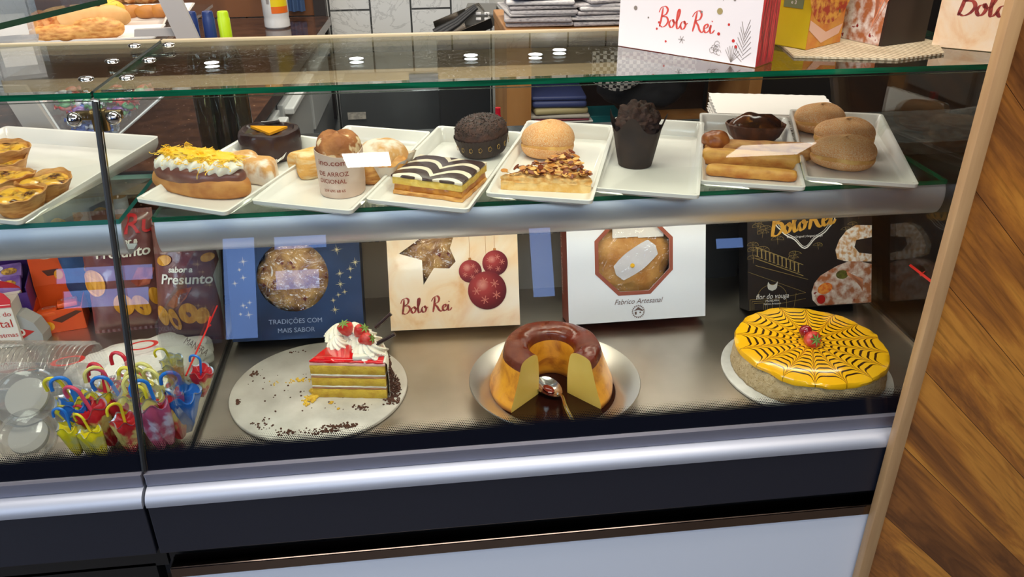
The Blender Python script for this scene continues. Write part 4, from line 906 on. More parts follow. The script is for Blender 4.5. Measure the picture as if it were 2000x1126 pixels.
strawberry(r, T(.058, .052, zt+.026) @ R(-12, 'Y') @ R(14, 'X'), 1.25); strawberry(r, T(.084, .036, zt+.028) @ R(38, 'Y') @ R(20, 'X'), 1.2); strawberry(r, T(.094, .012, zt+.026) @ R(68, 'Y') @ R(20, 'X'), 1.15)
for (x, y, z, rx_, ry_) in ((.118, .060, zt+.030, -8, 50), (.122, .014, zt+.022, 0, 62)):
    g = MB(); g.tube([(0, 0, -.016), (0, 0, .020)], .0035, 10, 0, T(x, y, z) @ R(ry_, 'Y') @ R(rx_, 'X')); g.build('chocolate_stick', m_choc, r)
# crumbs left on the board
g = MB(); rd = random.Random(6)
def crumbs(cx, cy, sx, sy, n, s0, s1, mi):
    for i in range(n):
        x = rd.gauss(cx, sx); y = rd.gauss(cy, sy)
        if (x-bc[0])**2+(y-bc[1])**2 > .138**2: continue
        s_ = rd.uniform(s0, s1); g.blob(s_, s_*.8, s_*.6, 6, 5, 1, .4, .3, 300, i, mi, T(x, y, DZ+.0067) @ R(rd.uniform(0, 360)))
for (px, py, sx, sy, n) in ((490, 730, .006, .004, 60), (462, 785, .003, .005, 60), (540, 690, .02, .003, 40), (610, 670, .016, .003, 40), (500, 835, .012, .010, 60), (560, 845, .014, .004, 50), (670, 832, .02, .003, 170), (640, 842, .012, .003, 90), (710, 795, .008, .004, 40), (600, 760, .06, .05, 60), (765, 780, .005, .010, 140)):
    q = at(px, py, z=DZ+.007); crumbs(q.x, q.y, sx, sy, n, .0007, .0024, 0)
o = g.build('chocolate_crumbs', mat('cocoa_crumb', '#4e2d1d', rough=.9)); tag(o, 'dark chocolate crumbs scattered round the silver cake board', 'crumbs', kind='stuff')
g = MB()
for (px, py, sx, sy, n, s1) in ((622, 765, .004, .006, 70, .0065), (612, 778, .003, .004, 30, .006), (600, 780, .004, .005, 30, .003), (583, 742, .006, .004, 20, .003), (560, 745, .02, .003, 14, .002), (647, 785, .002, .002, 6, .003), (660, 798, .001, .001, 3, .003), (596, 790, .002, .002, 8, .003)):
    q = at(px, py, z=DZ+.007); crumbs(q.x, q.y, sx, sy, n, .0012, s1, 0)
o = g.build('sponge_crumbs', m_spg); tag(o, 'yellow sponge crumbs at the tip of the cake wedge', 'crumbs', kind='stuff')

# --- flan in a steel dish
dc = (.632, .1565)
r = thing('serving_dish', 'round stainless steel dish with a raised rim under the flan', 'dish', (*dc, DZ+.0004)); grow(r)
g = MB(); g.lathe([(0, 0), (.095, 0), (.100, .002), (.122, .018), (.140, .0275), (.1415, .029), (.1405, .0305), (.138, .0295), (.121, .0205), (.099, .005), (.094, .003), (0, .003)], 96); g.build('bowl', mat('dish_steel', '#c9c5be', rough=.28, metal=.85), r, ang=60)
o = MB().lathe([(0, .0070), (.104, .0070), (.1105, .0112), (.1115, .0118)], 80, fn=lambda rr, z, a: (rr*(1+.01*math.sin(5*a)*(rr > .1)), z)).build('caramel_syrup', mat('caramel_syrup', '#240b05', rough=.12, spec=.25))
o.location = (*dc, DZ+.0004); grow(o); tag(o, 'pool of dark caramel syrup in the steel dish', 'syrup', kind='stuff')
t = NT('flan_skin'); sp = t.new('ShaderNodeSeparateXYZ'); t.l.new(t.tc.outputs['Object'], sp.inputs[0]); n_ = t.noise(26, 6, None, None, .65, .6)
sidec = t.ramp(n_, [(.35, '#eaa42c'), (.52, '#dd9326'), (.68, '#a9611c')])
foot = t.ramp(t.math('ADD', t.math('MULTIPLY', sp.outputs[2], 30), t.math('MULTIPLY', n_, .3)), [(.20, (1, 1, 1, 1)), (.42, (0, 0, 0, 1))])
t.col(t.mix(foot, sidec, '#8a4f1e')); t.set(rough=.3, sss=.1); t.bump(n_, .15, .002); m_flan = t.m
m_flancut = mat('flan_cut', '#ecc766', '#e4bb58', scale=14, rough=.4, sss=.15)
t = NT('flan_caramel'); n_ = t.noise(20, 6, None, None, .6, 1.2); t.col(t.ramp(n_, [(.35, '#6f2410'), (.5, '#5f2614'), (.65, '#74381f')])); t.set(rough=t.ramp(t.noise(30, 3), [(.4, (.12, .12, .12, 1)), (.6, (.5, .5, .5, 1))])); t.bump(t.noise(90, 5), .45, .0015); m_flantop = t.m
fc = (.629, .170); r = thing('flan', 'ring shaped caramel flan with a wedge missing at the front', 'dessert', (*fc, DZ+.0078)); grow(r)
prof = [(.035, .0), (.034, .03), (.0355, .056), (.038, .071), (.041, .0775), (.047, .0815), (.056, .0838), (.065, .0835), (.073, .0815), (.0785, .0765), (.083, .062), (.090, .042), (.098, .022), (.1035, .008), (.104, .0)]
a0, a1 = math.radians(-90+41), math.radians(270-47)
g = MB(); NP = len(prof)
fine = []; 
P_ = cr([(p, q) for p, q in prof], 4); fine = [(p.x, p.y) for p in P_]
def ff(rr, z, a): k = 1+.012*math.sin(4*a)+.006*math.sin(9*a+z*40); return (rr*k if rr > .05 else rr*(1+.02*math.sin(3*a)), z+.0015*noise.noise(Vector((rr*40*math.cos(a), rr*40*math.sin(a), 0))))
def mfn(u, v):
    k = int(v*(len(fine)-1)+.5); rr, z = fine[min(k, len(fine)-1)]; return 1 if (z > .073 and rr > .045) or z > .064 and rr <= .045 else 0
n_a = 110; k0 = len(g.v)
def gg(u, v):
    a = a0+(a1-a0)*u; k = min(int(v*(len(fine)-1)+.5), len(fine)-1); rr, z = ff(*fine[k], a); return (rr*math.cos(a), rr*math.sin(a), z)
g.grid(gg, n_a, len(fine), False, False, 0, None, False, mfn)
for u in (0, 1): g.add([gg(u, k/(len(fine)-1)) for k in range(len(fine))], [tuple(range(len(fine)))], 2)
g.build('custard_ring', [m_flan, m_flantop, m_flancut], r, ang=50)
# spoon
a = at(1058, 742, z=DZ+.022); b_ = at(1092, 775, z=DZ+.013)
r = thing('serving_spoon', 'steel spoon with caramel in its bowl, lying in the flan dish', 'spoon', (0, 0, 0))
ax = Vector((b_.x-a.x, b_.y-a.y, 0)).normalized(); ang = math.atan2(ax.y, ax.x); M = T(a.x+.004, a.y-.006, DZ+.020) @ Matrix.Rotation(ang, 4, 'Z') @ R(6, 'Y')
g = MB()
def sp_(u, v, d=0): 
    an = 2*PI*u; q = v; w_ = .0205*(1-.18*math.cos(an)); return (.029*q*math.cos(an)+.012, w_*q*math.sin(an), -.007*(1-q*q)-d)
g.grid(lambda u, v: sp_(u, v), 40, 10, True, False, 0, M); g.grid(lambda u, v: sp_(u, v, .0012), 40, 10, True, False, 0, M)
g.grid(lambda u, v: sp_(u, 1, .0012*v), 40, 2, True, False, 0, M); g.build('spoon_bowl', mat('spoon_steel', '#cfccc6', rough=.12, metal=1), r)
g = MB(); s0 = M @ Vector((.034, 0, .0)); e0 = Vector((at(1123, 832, z=DZ+.034).x, at(1123, 832, z=DZ+.034).y, DZ+.034)); P = cr([s0, s0+ax*.012+Vector((0, 0, .002)), (s0+e0)/2+Vector((0, 0, .004)), e0], 6); g.tube(P, [.0028+.0014*i/len(P) for i in range(len(P))], 10); g.build('handle', MATS['spoon_steel'], r)
g = MB(); g.blob(.012, .008, .0022, 20, 10, 1, .4, M=M @ T(.012, 0, -.0058)); g.build('caramel', mat('caramel_drop', '#6b1d0e', rough=.08), r)

# --- spider web cake
wc_ = (1.089, .166)
g = MB(); g.lathe([(0, 0), (.139, 0), (.1425, .001), (.1425, .004), (.141, .005), (0, .005)], 96); o = g.build('cake_board', mat('grey_board', '#c4c2bd', '#d6d4cf', scale=30, rough=.45, metal=.3), ang=50); place(o, (*wc_, DZ+.0004)); grow(o); tag(o, 'round grey cake board under the spider web cake', 'cake board')
r = thing('web_cake', 'round cake with yellow glaze in a dark spider web pattern and crumb coated side', 'cake', (wc_[0]+.004, wc_[1]+.006, DZ+.0058), 8); grow(r)
g = MB(); g.lathe([(0, 0), (.128, 0), (.1285, .004), (.1265, .020), (.124, .036), (.119, .043), (0, .044)], 140, fn=lambda rr, z, a: (rr+(.0022*noise.noise(Vector((math.cos(a)*60, math.sin(a)*60, z*400)))+.0012*noise.noise(Vector((math.cos(a)*150, math.sin(a)*150, z*900))) if rr > .1 else 0), z))
g.build('crumb_side', mat('biscuit_crumb', '#c4a87c', '#dcc49c', scale=150, lo=.35, hi=.65, rough=.95, bump=1, bscale=500, bdist=.003, c3='#a4885c', scale3=300, lo3=.6, hi3=.65), r, ang=180)
t = NT('web_glaze'); sp = t.new('ShaderNodeSeparateXYZ'); t.l.new(t.tc.outputs['Object'], sp.inputs[0]); X, Y = sp.outputs[0], sp.outputs[1]
dn = t.math('MULTIPLY', t.math('SUBTRACT', t.noise(16, 2), .5), .010); X = t.math('ADD', X, dn)
rr = t.math('SQRT', t.math('ADD', t.math('MULTIPLY', X, X), t.math('MULTIPLY', Y, Y))); th = t.math('ARCTAN2', Y, X); NS = 16
ph = t.math('FRACT', t.math('ADD', t.math('MULTIPLY', th, NS/(2*PI)), 8.3)); tt = t.math('MULTIPLY', t.math('ABSOLUTE', t.math('SUBTRACT', ph, .5)), 2)   # 1 at the spokes
pull = t.math('MULTIPLY', t.math('POWER', tt, 5), .024)
rp = t.math('SUBTRACT', rr, pull); q = t.math('FRACT', t.math('ADD', t.math('DIVIDE', rp, .0118), .35))
lw = t.math('SUBTRACT', .34, t.math('MULTIPLY', t.math('POWER', tt, 3), .15)); line = t.math('LESS_THAN', q, lw)
lim = t.math('MULTIPLY', t.math('LESS_THAN', rp, .108), t.math('GREATER_THAN', rr, .02)); line = t.math('MULTIPLY', line, lim)
spw = t.math('MULTIPLY', t.math('MULTIPLY', t.math('SUBTRACT', 1, tt), rr), 2*PI/NS/2); spoke = t.math('MULTIPLY', t.math('LESS_THAN', spw, .0011), t.math('LESS_THAN', rr, .122))
base = t.ramp(t.noise(9, 3), [(.3, '#f3b10e'), (.7, '#f7be1c')]); base = t.mix(t.math('MULTIPLY', spoke, .75), base, '#c37a16'); t.col(t.mix(line, base, '#3a1c0a')); t.set(rough=.14, coat=.4); m_web = t.m
g = MB(); g.lathe([(0, .0498), (.08, .0500), (.116, .0495), (.1245, .0480), (.1268, .0455), (.1262, .041), (.124, .0395)], 160, fn=lambda q_, z, a: (q_+((.0010*math.sin(5*a)+.0010*math.sin(13*a+1)+.004*noise.noise(Vector((a*6, 3, 0)))) if q_ > .12 else 0), z-(.0015*(1+math.sin(9*a+z*100)) if z < .046 else 0)))
g.build('yellow_glaze', m_web, r)
s_ = strawberry(r, T(-.003, -.005, .059) @ R(62, 'X') @ R(10, 'Z'), 1.35, False)
g = MB(); g.blob(.011, .011, .011, 20, 12, 1, .2, .08, 80, 3, M=T(-.002, .016, .054)); g.build('cherry', mat('glazed_cherry', '#8c1222', rough=.1, coat=.5), r)
# ================================================================ left case: crisps, chocolates, umbrellas, plastic cups
def pxm(px, py, z): v = at(px, py, z=z); return Vector((v.x, v.y, v.z))
def crisp_bag(lab, cx, cy, Wd, H, lean, rz, m, words, deco, roll=0, D=.032):
    r = thing('crisp_bag', lab, 'snack bag', (cx, cy, DZ+.006), rz); r.rotation_euler = (math.radians(-lean), math.radians(roll), math.radians(rz))
    def surf(x, z, s=-1):
        u = min(1, max(0, x/Wd+.5)); v = min(1, max(0, z/H)); k = (max(0, 1-(2*u-1)**2)**.6)*(max(0, 1-(2*v-1)**4)**.7)
        return s*(D*k+.003*noise.noise(Vector((x*45, z*45, s*3+cx*50))))
    g = MB()
    for s in (-1, 1): g.grid(lambda u, v: ((u-.5)*Wd*(1-.05*math.sin(PI*v)), surf((u-.5)*Wd, v*H, s) if 0 < v < 1 and 0 < u < 1 else 0, v*H), 30, 40)
    g.build('bag_body', m, r)
    g = MB()
    for z0, z1 in ((-.006, .001), (H-.001, H+.008)): g.grid(lambda u, v: ((u-.5)*Wd, .0012*math.sin(u*90), z0+(z1-z0)*v), 90, 3)
    g.build('crimped_seam', m, r)
    def fn(p, lift=.0018): return (p[0], surf(p[0], p[1])-lift-p[2], p[1])
    for body, sz, u, v, m_, sh in words: typed('lettering', body, sz, m_, r, u, v, fn=fn, w=.0006, shear=sh, bold=.0005)
    for nm, polys, m_ in deco: flat(nm, polys, m_, r, fn=fn, w=.0003)
    return r
m_bag = mat('purple_foil', '#6c3a42', '#8a5a4e', scale=9, lo=.35, hi=.65, rough=.28, coat=.4, bump=.5, bscale=45, bdist=.004)
m_crispp = mat('crisp_print', '#e3a23a', '#c98422', scale=200, stretch=(1, 1, .1), rough=.35); m_wl = mat('white_letter', '#e9e2d8', rough=.4); m_rl = mat('red_letter', '#c4252c', rough=.35); m_meat = mat('ham_print', '#b35a3a', '#8c3a26', scale=80, rough=.4)
def crs(lst): return [circ(x, z, a, 20, b_, rot) for x, z, a, b_, rot in lst]
a = pxm(368, 690, DZ); crisp_bag('purple crisp bag with white lettering, right of the dark glass seam', a.x-.002, a.y+.052, .132, .215, 20, -6, m_bag,
 [('sabor a', .015, -.004, .128, m_wl, .2), ('Presunto', .026, .004, .106, m_wl, .15), ('Ru', .05, -.01, .168, m_rl, .15)],
 [('crisp_picture', crs([(-.045, .045, .011, .02, .3), (-.022, .038, .010, .022, .35), (.006, .05, .018, .020, 0), (.03, .045, .012, .016, -.3), (.045, .155, .012, .008, .4), (-.035, .150, .015, .010, .2)]), m_crispp), ('ham_picture', [[(-.035, .065), (-.01, .095), (.016, .100), (.004, .078), (-.02, .060)]], m_meat), ('pale_band', [[(.052, .19), (.062, .15), (.052, .12), (.061, .07), (.064, .02), (.064, .2)]], mat('pale_foil', '#b7b3a8', rough=.3))])
a = pxm(255, 655, DZ); crisp_bag('purple crisp bag standing behind the dark glass seam', a.x, a.y+.022, .14, .225, 12, 4, m_bag,
 [('sabor a', .014, .02, .172, m_wl, .2), ('Presunto', .026, .012, .148, m_wl, .15), ('Ru', .05, .045, .19, m_rl, .15)],
 [('crisp_picture', crs([(-.048, .10, .022, .026, .2), (.00, .055, .018, .022, .2), (.03, .05, .013, .023, .4), (.055, .065, .010, .018, .2), (-.02, .185, .016, .010, .5)]), m_crispp), ('ham_picture', [[(.02, .10), (.035, .125), (.062, .12), (.05, .09), (.03, .088)]], m_meat)])
a = pxm(186, 612, DZ); crisp_bag('blue crisp bag with yellow crisps behind the orange chocolate box', a.x+.0, a.y+.030, .125, .215, 6, 10, mat('blue_foil', '#2f4a78', '#46689a', scale=9, rough=.3, coat=.4, bump=.4, bscale=45, bdist=.004),
 [('O', .045, .03, .12, m_wl, .1)], [('crisp_picture', crs([(-.03, .17, .02, .025, .3), (.045, .185, .018, .02, .1), (.01, .09, .015, .012, .2)]), m_crispp)])
# purple chocolate tray
def tilt_box(name, lab, px, py, rz, w, d, h, m, cat='box'):
    p = pxm(px, py, DZ); r = thing(name, lab, cat, (p.x, p.y, DZ+.0004), rz); return r
m_orangebox = mat('orange_card', '#e5501c', '#ea5f22', scale=5, rough=.35); m_purp = mat('purple_card', '#4b2a7a', rough=.35); m_lil = mat('lilac_foil', '#6b4a9a', '#8a6ab0', scale=30, rough=.25, bump=.4, bscale=80)
r = tilt_box('chocolate_box', 'open orange chocolate box with raised lid and white swirl lettering', 76, 655, 14, 0, 0, 0, None)
Wb, Db = .085, .075
g = MB()
for c, s_ in (((Wb/2, 0, .024), (Wb, .0015, .048)), ((Wb/2, Db, .035), (Wb, .0015, .07)), ((0, Db/2, .024), (.0015, Db, .048)), ((Wb, Db/2, .024), (.0015, Db, .048)), ((Wb/2, Db/2, .001), (Wb, Db, .0015))): g.box(c, s_)
g.build('box_body', m_orangebox, r, smooth=False)
g = MB(); g.prism([(0, 0), (Wb, 0), (Wb+.004, .06), (Wb-.012, .105), (.02, .11), (0, .09)], 0, .0015, 0, T(0, Db, .07) @ R(78, 'X')); o = g.build('lid', m_orangebox, r, smooth=False)
Ml = T(0, Db, .07) @ R(78, 'X') @ T(0, 0, .0012)
L = poly2([(v.x, v.y) for v in cr([(.05, .09), (.02, .085), (.018, .06), (.04, .055), (.06, .075), (.055, .09), (.062, .06), (.085, .062), (.095, .085)], 6)], .005)
flat('swirl_lettering', L, m_wl, o, frame=Ml, w=.0012); flat('chocolate_picture', [[(.02, .030), (.05, .030), (.044, .018), (.028, .018)]], mat('chocolate_ink', '#5a2e20', rough=.4), o, frame=Ml, w=.0012); flat('orange_picture', [circ(.048, .018, .008, 16, .010)], m_orange, o, frame=Ml, w=.0015)
flat('chocolate_picture', [[(.03, .028), (.075, .042), (.085, .038), (.045, .020)]], MATS['chocolate_ink'], r, w=.0015); flat('orange_picture', [circ(.022, .016, .010, 16)], m_orange, r, w=.0015)
for k, (x, y, lab) in enumerate(((.022, .026, 'orange wrapped chocolate bar at the front of the open orange box'), (.056, .040, 'orange wrapped chocolate bar with white swirl in the open orange box'))):
    g = MB(); g.box((0, 0, 0), (.036, .056, .010), 0, None, .003); o = g.build('chocolate_bar', m_orangebox); o.matrix_world = T(*r.location) @ R(14) @ T(x, y, .036+.006*k) @ R(-14, 'X') @ R(8*k)
    tag(o, lab, 'chocolate bar', 'bars in the orange box'); L = poly2([(v.x, v.y) for v in cr([(.008, .015), (-.008, .012), (-.008, 0), (.004, .002), (.010, .012), (.014, 0)], 4)], .0022); flat('swirl_lettering', L, m_wl, o, frame=T(0, 0, .0052), w=.0002)
p = at(-4, 598, z=.06); r = thing('chocolate_carton', 'purple display carton of wrapped chocolates at the left edge', 'box', (p.x-.075, p.y+.01, DZ+.0004), 16)
g = MB()
for c, s_ in (((.05, 0, .045), (.13, .0015, .09)), ((.05, .10, .06), (.13, .0015, .12)), ((-.015, .05, .05), (.0015, .10, .10)), ((.115, .05, .05), (.0015, .10, .10)), ((.05, .05, .03), (.13, .10, .0015))): g.box(c, s_)
g.build('carton_body', m_purp, r, smooth=False)
for k in range(4):
    g = MB(); g.box((0, 0, 0), (.055, .036, .012), 0, None, .004); o = g.build('chocolate_bar', m_lil); o.matrix_world = T(*r.location) @ R(16) @ T(.022+.056*(k % 2), .030+.042*(k//2), .098+.008*(k//2)) @ R(25, 'X')
    tag(o, ['front left', 'front right', 'rear left', 'rear right'][k]+' purple wrapped chocolate bar in the carton at the left edge', 'chocolate bar', 'bars in the purple carton'); flat('nut_picture', [circ(.006, -.004, .014, 16, .009)], mat('nut_ink', '#d8a632', '#7a4a1e', scale=120, rough=.4), o, frame=T(0, 0, .0065), w=.0001); flat('white_patch', [circ(-.014, .006, .010, 14, .007)], mat('lilac_white', '#cfc6dd', rough=.4), o, frame=T(0, 0, .0065), w=.0003)
# little christmas house box with handle
p = at(47, 676, z=DZ); r = thing('gift_box', 'small white and red house shaped gift box reading Natal', 'gift box', (p.x-.073, p.y-.004, DZ+.0004), 4)
g = MB(); g.box((.035, .03, .045), (.075, .06, .09), 0, None, .001); g.build('box_body', mat('cream_card', '#e9e0d6', rough=.5), r, smooth=False)
g = MB()
ro = [(-.003, 0), (.073, 0), (.073, .014), (.064, .026), (.035, .040), (.006, .026), (-.003, .014)]; 
g.prism(ro, 0, .0016, 0, T(0, .0, .084) @ R(70, 'X')); g.prism(ro, 0, .0016, 0, T(0, .062, .084) @ R(110, 'X')); g.build('red_roof', mat('red_card', '#c41c24', rough=.4), r, smooth=False)
m_ri = mat('red_ink', '#c2281f', rough=.5)
for b_, s_, v in (('a Casa do', .014, .066), ('Natal', .024, .043), ('Christmas', .014, .022)): typed('lettering', b_, s_, m_ri, r, .041, v, w=.0006)
p = at(48, 668, z=DZ); r = thing('novelty_box', 'small grey rounded card box with a red triangle motif', 'box', (p.x-.02, p.y-.004, DZ+.0004), -6)
g = MB(); g.prism([(0, 0), (.06, 0), (.062, .02), (.052, .045), (.028, .062), (.004, .062)], 0, .03, 0, Matrix(((1, 0, 0, 0), (0, 0, 1, 0), (0, 1, 0, 0), (0, 0, 0, 1)))); g.build('box_body', mat('grey_card', '#a6a3a0', rough=.5), r, smooth=False)
flat('triangle_print', [[(.004, .038), (.050, .028), (.018, .008)]], m_ri, r, w=.0006); flat('eye_print', ring2(.024, .026, .004, .008, 16), m_wl, r, w=.0010)

# foil umbrellas
m_foil = [mat('foil_'+n_, c, c2, scale=22, lo=.48, hi=.54, rough=.3, bump=.6, bscale=60, bdist=.003) for n_, c, c2 in (('red', '#b7222a', '#c9b36a'), ('blue', '#1f63b8', '#2a70c4'), ('yellow', '#d6c41c', '#c2bd6a'), ('olive', '#b8ad62', '#cbc487'), ('pink', '#a8486a', '#c9b9d0'))]
m_hand = {n_: mat('handle_'+n_, c, rough=.35) for n_, c in (('red', '#cf2336'), ('pink', '#d64a68'), ('yellow', '#e3cf2c'), ('pale yellow', '#ddd27a'), ('blue', '#1f74cf'))}
UM = {}
def umbrella(hc, fi, h):
    r = thing('chocolate_umbrella', '', 'chocolate umbrella'); 
    g = MB(); g.lathe([(.001, .0), (.005, .004), (.011, .022), (.0155, .045), (.019, .062), (.0165, .066), (.010, .060), (.003, .058)], 40, 0, fn=lambda rr, z, a: (rr*(1+.16*math.cos(5*a+z*30)), z+(.004*math.cos(5*a) if z > .05 else 0))); g.build('foil_wrap', m_foil[fi], r, ang=60)
    g = MB(); g.lathe([(.010, .058), (.0165, .064), (.0195, .067)], 40, 0, fn=lambda rr, z, a: (rr*(1+.16*math.cos(5*a+z*30)), z+(.004*math.cos(5*a) if z > .05 else 0))); g.build('foil_rim', mat('silver_foil', '#c9cdd6', rough=.25, metal=.5), r)
    P = [(0, 0, .05), (0, 0, .088)]+[(.010-.010*math.cos(k*PI/7), 0, .088+.010*math.sin(k*PI/7)) for k in range(1, 8)]+[(.020, 0, .081)]
    g = MB(); g.tube(P, .0022, 8); g.build('handle', m_hand[hc], r); return r
ULIST = [((224, 699), 'red', 0, 'with a red handle at the back, just left of the seam'), ((205, 712), 'pink', 4, 'with a pink handle at the upper left of the heap'), ((184, 733), 'pale yellow', 3, 'with a pale yellow handle at the upper left of the heap'), ((280, 697), 'pale yellow', 2, 'with a pale yellow handle at the back, just right of the seam'),
 ((323, 670), 'yellow', 3, 'with a yellow handle, farthest back of the heap'), ((364, 691), 'blue', 0, 'with a blue handle at the far right back of the heap'), ((285, 719), 'pale yellow', 3, 'with a pale yellow handle in the second row right of the seam'), ((321, 726), 'blue', 1, 'with a blue handle at the right, before the white bag'),
 ((230, 734), 'blue', 0, 'with a blue handle touching the seam'), ((134, 757), 'yellow', 2, 'with a thick yellow handle at the far left'), ((168, 758), 'red', 2, 'with a red handle lying in olive foil, left middle'), ((126, 774), 'blue', 1, 'with a blue handle and blue foil at the left edge of the heap'),
 ((179, 785), 'pink', 0, 'with a coral pink handle in the middle left'), ((225, 766), 'yellow', 2, 'with a straight yellow handle left of the seam'), ((285, 769), 'pale yellow', 3, 'with a pale yellow handle seen through the clear lid'), ((294, 782), 'blue', 4, 'with a blue handle seen through the clear lid'),
 ((312, 757), 'pale yellow', 0, 'with a pale yellow handle at the right of the heap'), ((281, 806), 'yellow', 4, 'with a yellow handle low right of the seam'), ((121, 830), 'blue', 2, 'with a blue handle at the lower left corner'), ((145, 837), 'red', 3, 'with a red handle at the front left'), ((174, 837), 'yellow', 2, 'with a yellow handle at the very front'), ((227, 822), 'yellow', 0, 'with a yellow handle at the front, left of the seam')]
rd = random.Random(21)
for i, ((px, py), hc, fi, ds) in enumerate(ULIST):
    f_ = max(0, min(1, (838-py)/168)); zt = .036+.092*f_; p = at(px, py, z=zt); s_ = 1.32 if f_ > .35 else .88+1.25*f_
    s_ = .85 if px in (364, 323) else s_; key = (hc, fi); lab = 'chocolate umbrella '+ds; zb = zt-.098*s_; rz = rd.uniform(150, 215)
    if key not in UM: UM[key] = umbrella(hc, fi, 0); o = UM[key]; o['label'] = lab
    else: o = dup(UM[key], (0, 0, 0), 0, lab)
    o['group'] = 'chocolate umbrellas in the left case'; o.scale = (s_, s_, s_); o.rotation_euler = (math.radians(rd.uniform(-10, 10)), math.radians(rd.uniform(-12, 12)), math.radians(rz)); o.location = (p.x+.010*s_, max(p.y+.004, .022), max(zb, DZ+.004))
# clear round lid leaning on them
p = at(290, 745, z=.075); g = MB(); g.lathe([(0, .004), (.040, .004), (.046, .0), (.0475, 0), (.0475, .0015)], 48); o = g.build('plastic_disc', m_plastic); o.location = (p.x-.002, p.y-.01, .078); o.rotation_euler = (math.radians(38), 0, math.radians(25)); tag(o, 'clear round plastic disc resting on the umbrellas right of the seam', 'plastic disc')
# paper bag with red print behind
m_bagp = mat('white_sack', '#d9d4cf', rough=.7, bump=.9, bscale=28, bdist=.012)
def sack(lab, pa, w, d, h, rz, seed):
    r = thing('paper_sack', lab, 'paper bag', (pa.x, pa.y, DZ+.002), rz); g = MB()
    g.blob(w/2, d/2, h/2, 90, 44, .75, .15, .16, 22, seed); g.build('sack_body', m_bagp, r)
    def fn(p): return (p[0], -d/2*.9-.004, p[1])
    return r
sk = sack('crumpled white paper bag with red lettering behind the umbrellas', at(320, 742, z=DZ)+Vector((-.03, .02, 0)), .235, .15, .052, 14, 3)
for k, (x, z_, s_) in enumerate(((-.09, .104, .03), (.0, .106, .03))):
    flat('red_print', ring2(x, -.01+.012*k, s_*.5, s_*.7, 24), m_ri, sk, frame=T(0, 0, .060) @ R(8, 'X') @ Sc(1.3, .6, 1), w=.0)
vs, fs = textgeo('MANFRA', .018); g = MB(); g.add([(a_, b_, 0) for a_, b_, c in vs], fs, 0, T(.085, -.040, .056) @ R(-60) @ R(40, 'X')); g.build('grey_lettering', m_greyink, sk, smooth=False)
# red arrow sticker on the divider glass
A_ = at(424, 597, x=.0478); B_ = at(363, 733, x=.0478); g = MB(); g.tube([A_, A_+(B_-A_)*.5, B_], .0016, 6); mid = A_+(B_-A_)*.33; dv = (B_-A_).normalized()
for s_ in (-1, 1): g.tube([mid, mid-dv*.02+Vector((0, s_*.004, s_*.006))], .0018, 6)
tag(g.build('arrow_sticker', MATS['red_plastic']), 'thin red arrow sticker on the divider glass by the crisp bags', 'sticker')
# clear plastic cups and ribbed box
def cup(lab, px, py, rad, z, rz, rx):
    p = at(px, py, z=z); r = thing('plastic_cup', lab, 'plastic cup', (p.x, max(p.y, .062), z)); r.rotation_euler = (math.radians(rx), 0, math.radians(rz))
    g = MB(); g.lathe([(0, .030), (rad*.35, .030), (rad*.75, .026), (rad*.95, .014), (rad, .002), (rad*1.06, 0), (rad*1.06, -.002), (rad*.98, -.004), (rad*.85, -.022), (rad*.6, -.030), (0, -.031)], 48); g.build('dome', m_plastic, r)
    g = MB(); g.lathe([(0, .001), (rad*.7, .001), (rad*.72, -.004), (rad*.6, -.014), (0, -.018)], 40); g.build('white_insert', mat('milky_white', '#aaa39b', rough=.5), r); return r
cup('clear domed plastic cup with white contents, upper of the two at the left edge', 52, 775, .045, .052, 0, 38)
cup('clear domed plastic cup with white contents, lower of the two at the left edge', 55, 850, .041, .010, 0, 30)
p = at(60, 712, z=.07); r = thing('plastic_container', 'clear ribbed plastic container with open lid at the left edge', 'container', (p.x-.03, p.y+.01, DZ+.035), -8)
g = MB(); g.grid(lambda u, v: (-.09+.19*u+.0, .08*v, .05+.016*math.sin(PI*v)+.0035*math.sin(2*PI*u*22)), 160, 10); g.grid(lambda u, v: (.10+.02*v, .08*u, .052-.07*v+.0025*math.sin(2*PI*u*12)), 80, 8); g.grid(lambda u, v: (-.09+.19*u, -.004*v, .05-.06*v+.0022*math.sin(2*PI*u*22)), 160, 6); g.build('ribbed_lid', m_plastic, r)
g = MB(); g.box((0, .04, -.012), (.17, .09, .045), 0, None, .01); g.build('tub', m_plastic, r)

# ================================================================ boxes on the top glass
GT = TOPZ+.0006
m_card = NT('corrugated_card'); t = m_card; sp = t.new('ShaderNodeSeparateXYZ'); t.l.new(t.tc.outputs['Object'], sp.inputs[0]); t.col(t.ramp(t.noise(20, 3), [(.3, '#b9a98a'), (.7, '#cbbd9f')])); t.set(rough=.8); t.bump(t.math('SINE', t.math('MULTIPLY', t.math('ADD', sp.outputs[0], t.math('MULTIPLY', sp.outputs[1], .35)), 620)), .8, .002)
g = MB(); g.prism([(1.005, .225), (1.15, .185), (1.245, .215), (1.285, .30), (1.25, .46), (1.05, .46)], GT, GT+.003); tag(g.build('cardboard_pad', t.m, smooth=False), 'ribbed cardboard pad lying on the top glass under the yellow and dark boxes', 'cardboard')
def onglass(name, lab, p0, ang, Wd, D, H, front, sidem, z=GT, win=None):
    a_ = math.radians(ang); return carton(name, lab, p0[0], p0[1], p0[0]+Wd*math.cos(a_), p0[1]+Wd*math.sin(a_), H, D, 0, front, sidem, win, z=z)
m_pinkw = mat('pinkish_white_card', '#e6dcdb', rough=.4); m_redsn = mat('red_card_branches', '#cf2733', '#da3a42', scale=10, rough=.35)
win = [(.058, .150), (.075, .118), (.115, .106), (.160, .106), (.188, .098), (.194, .100), (.188, .125), (.180, .150)]
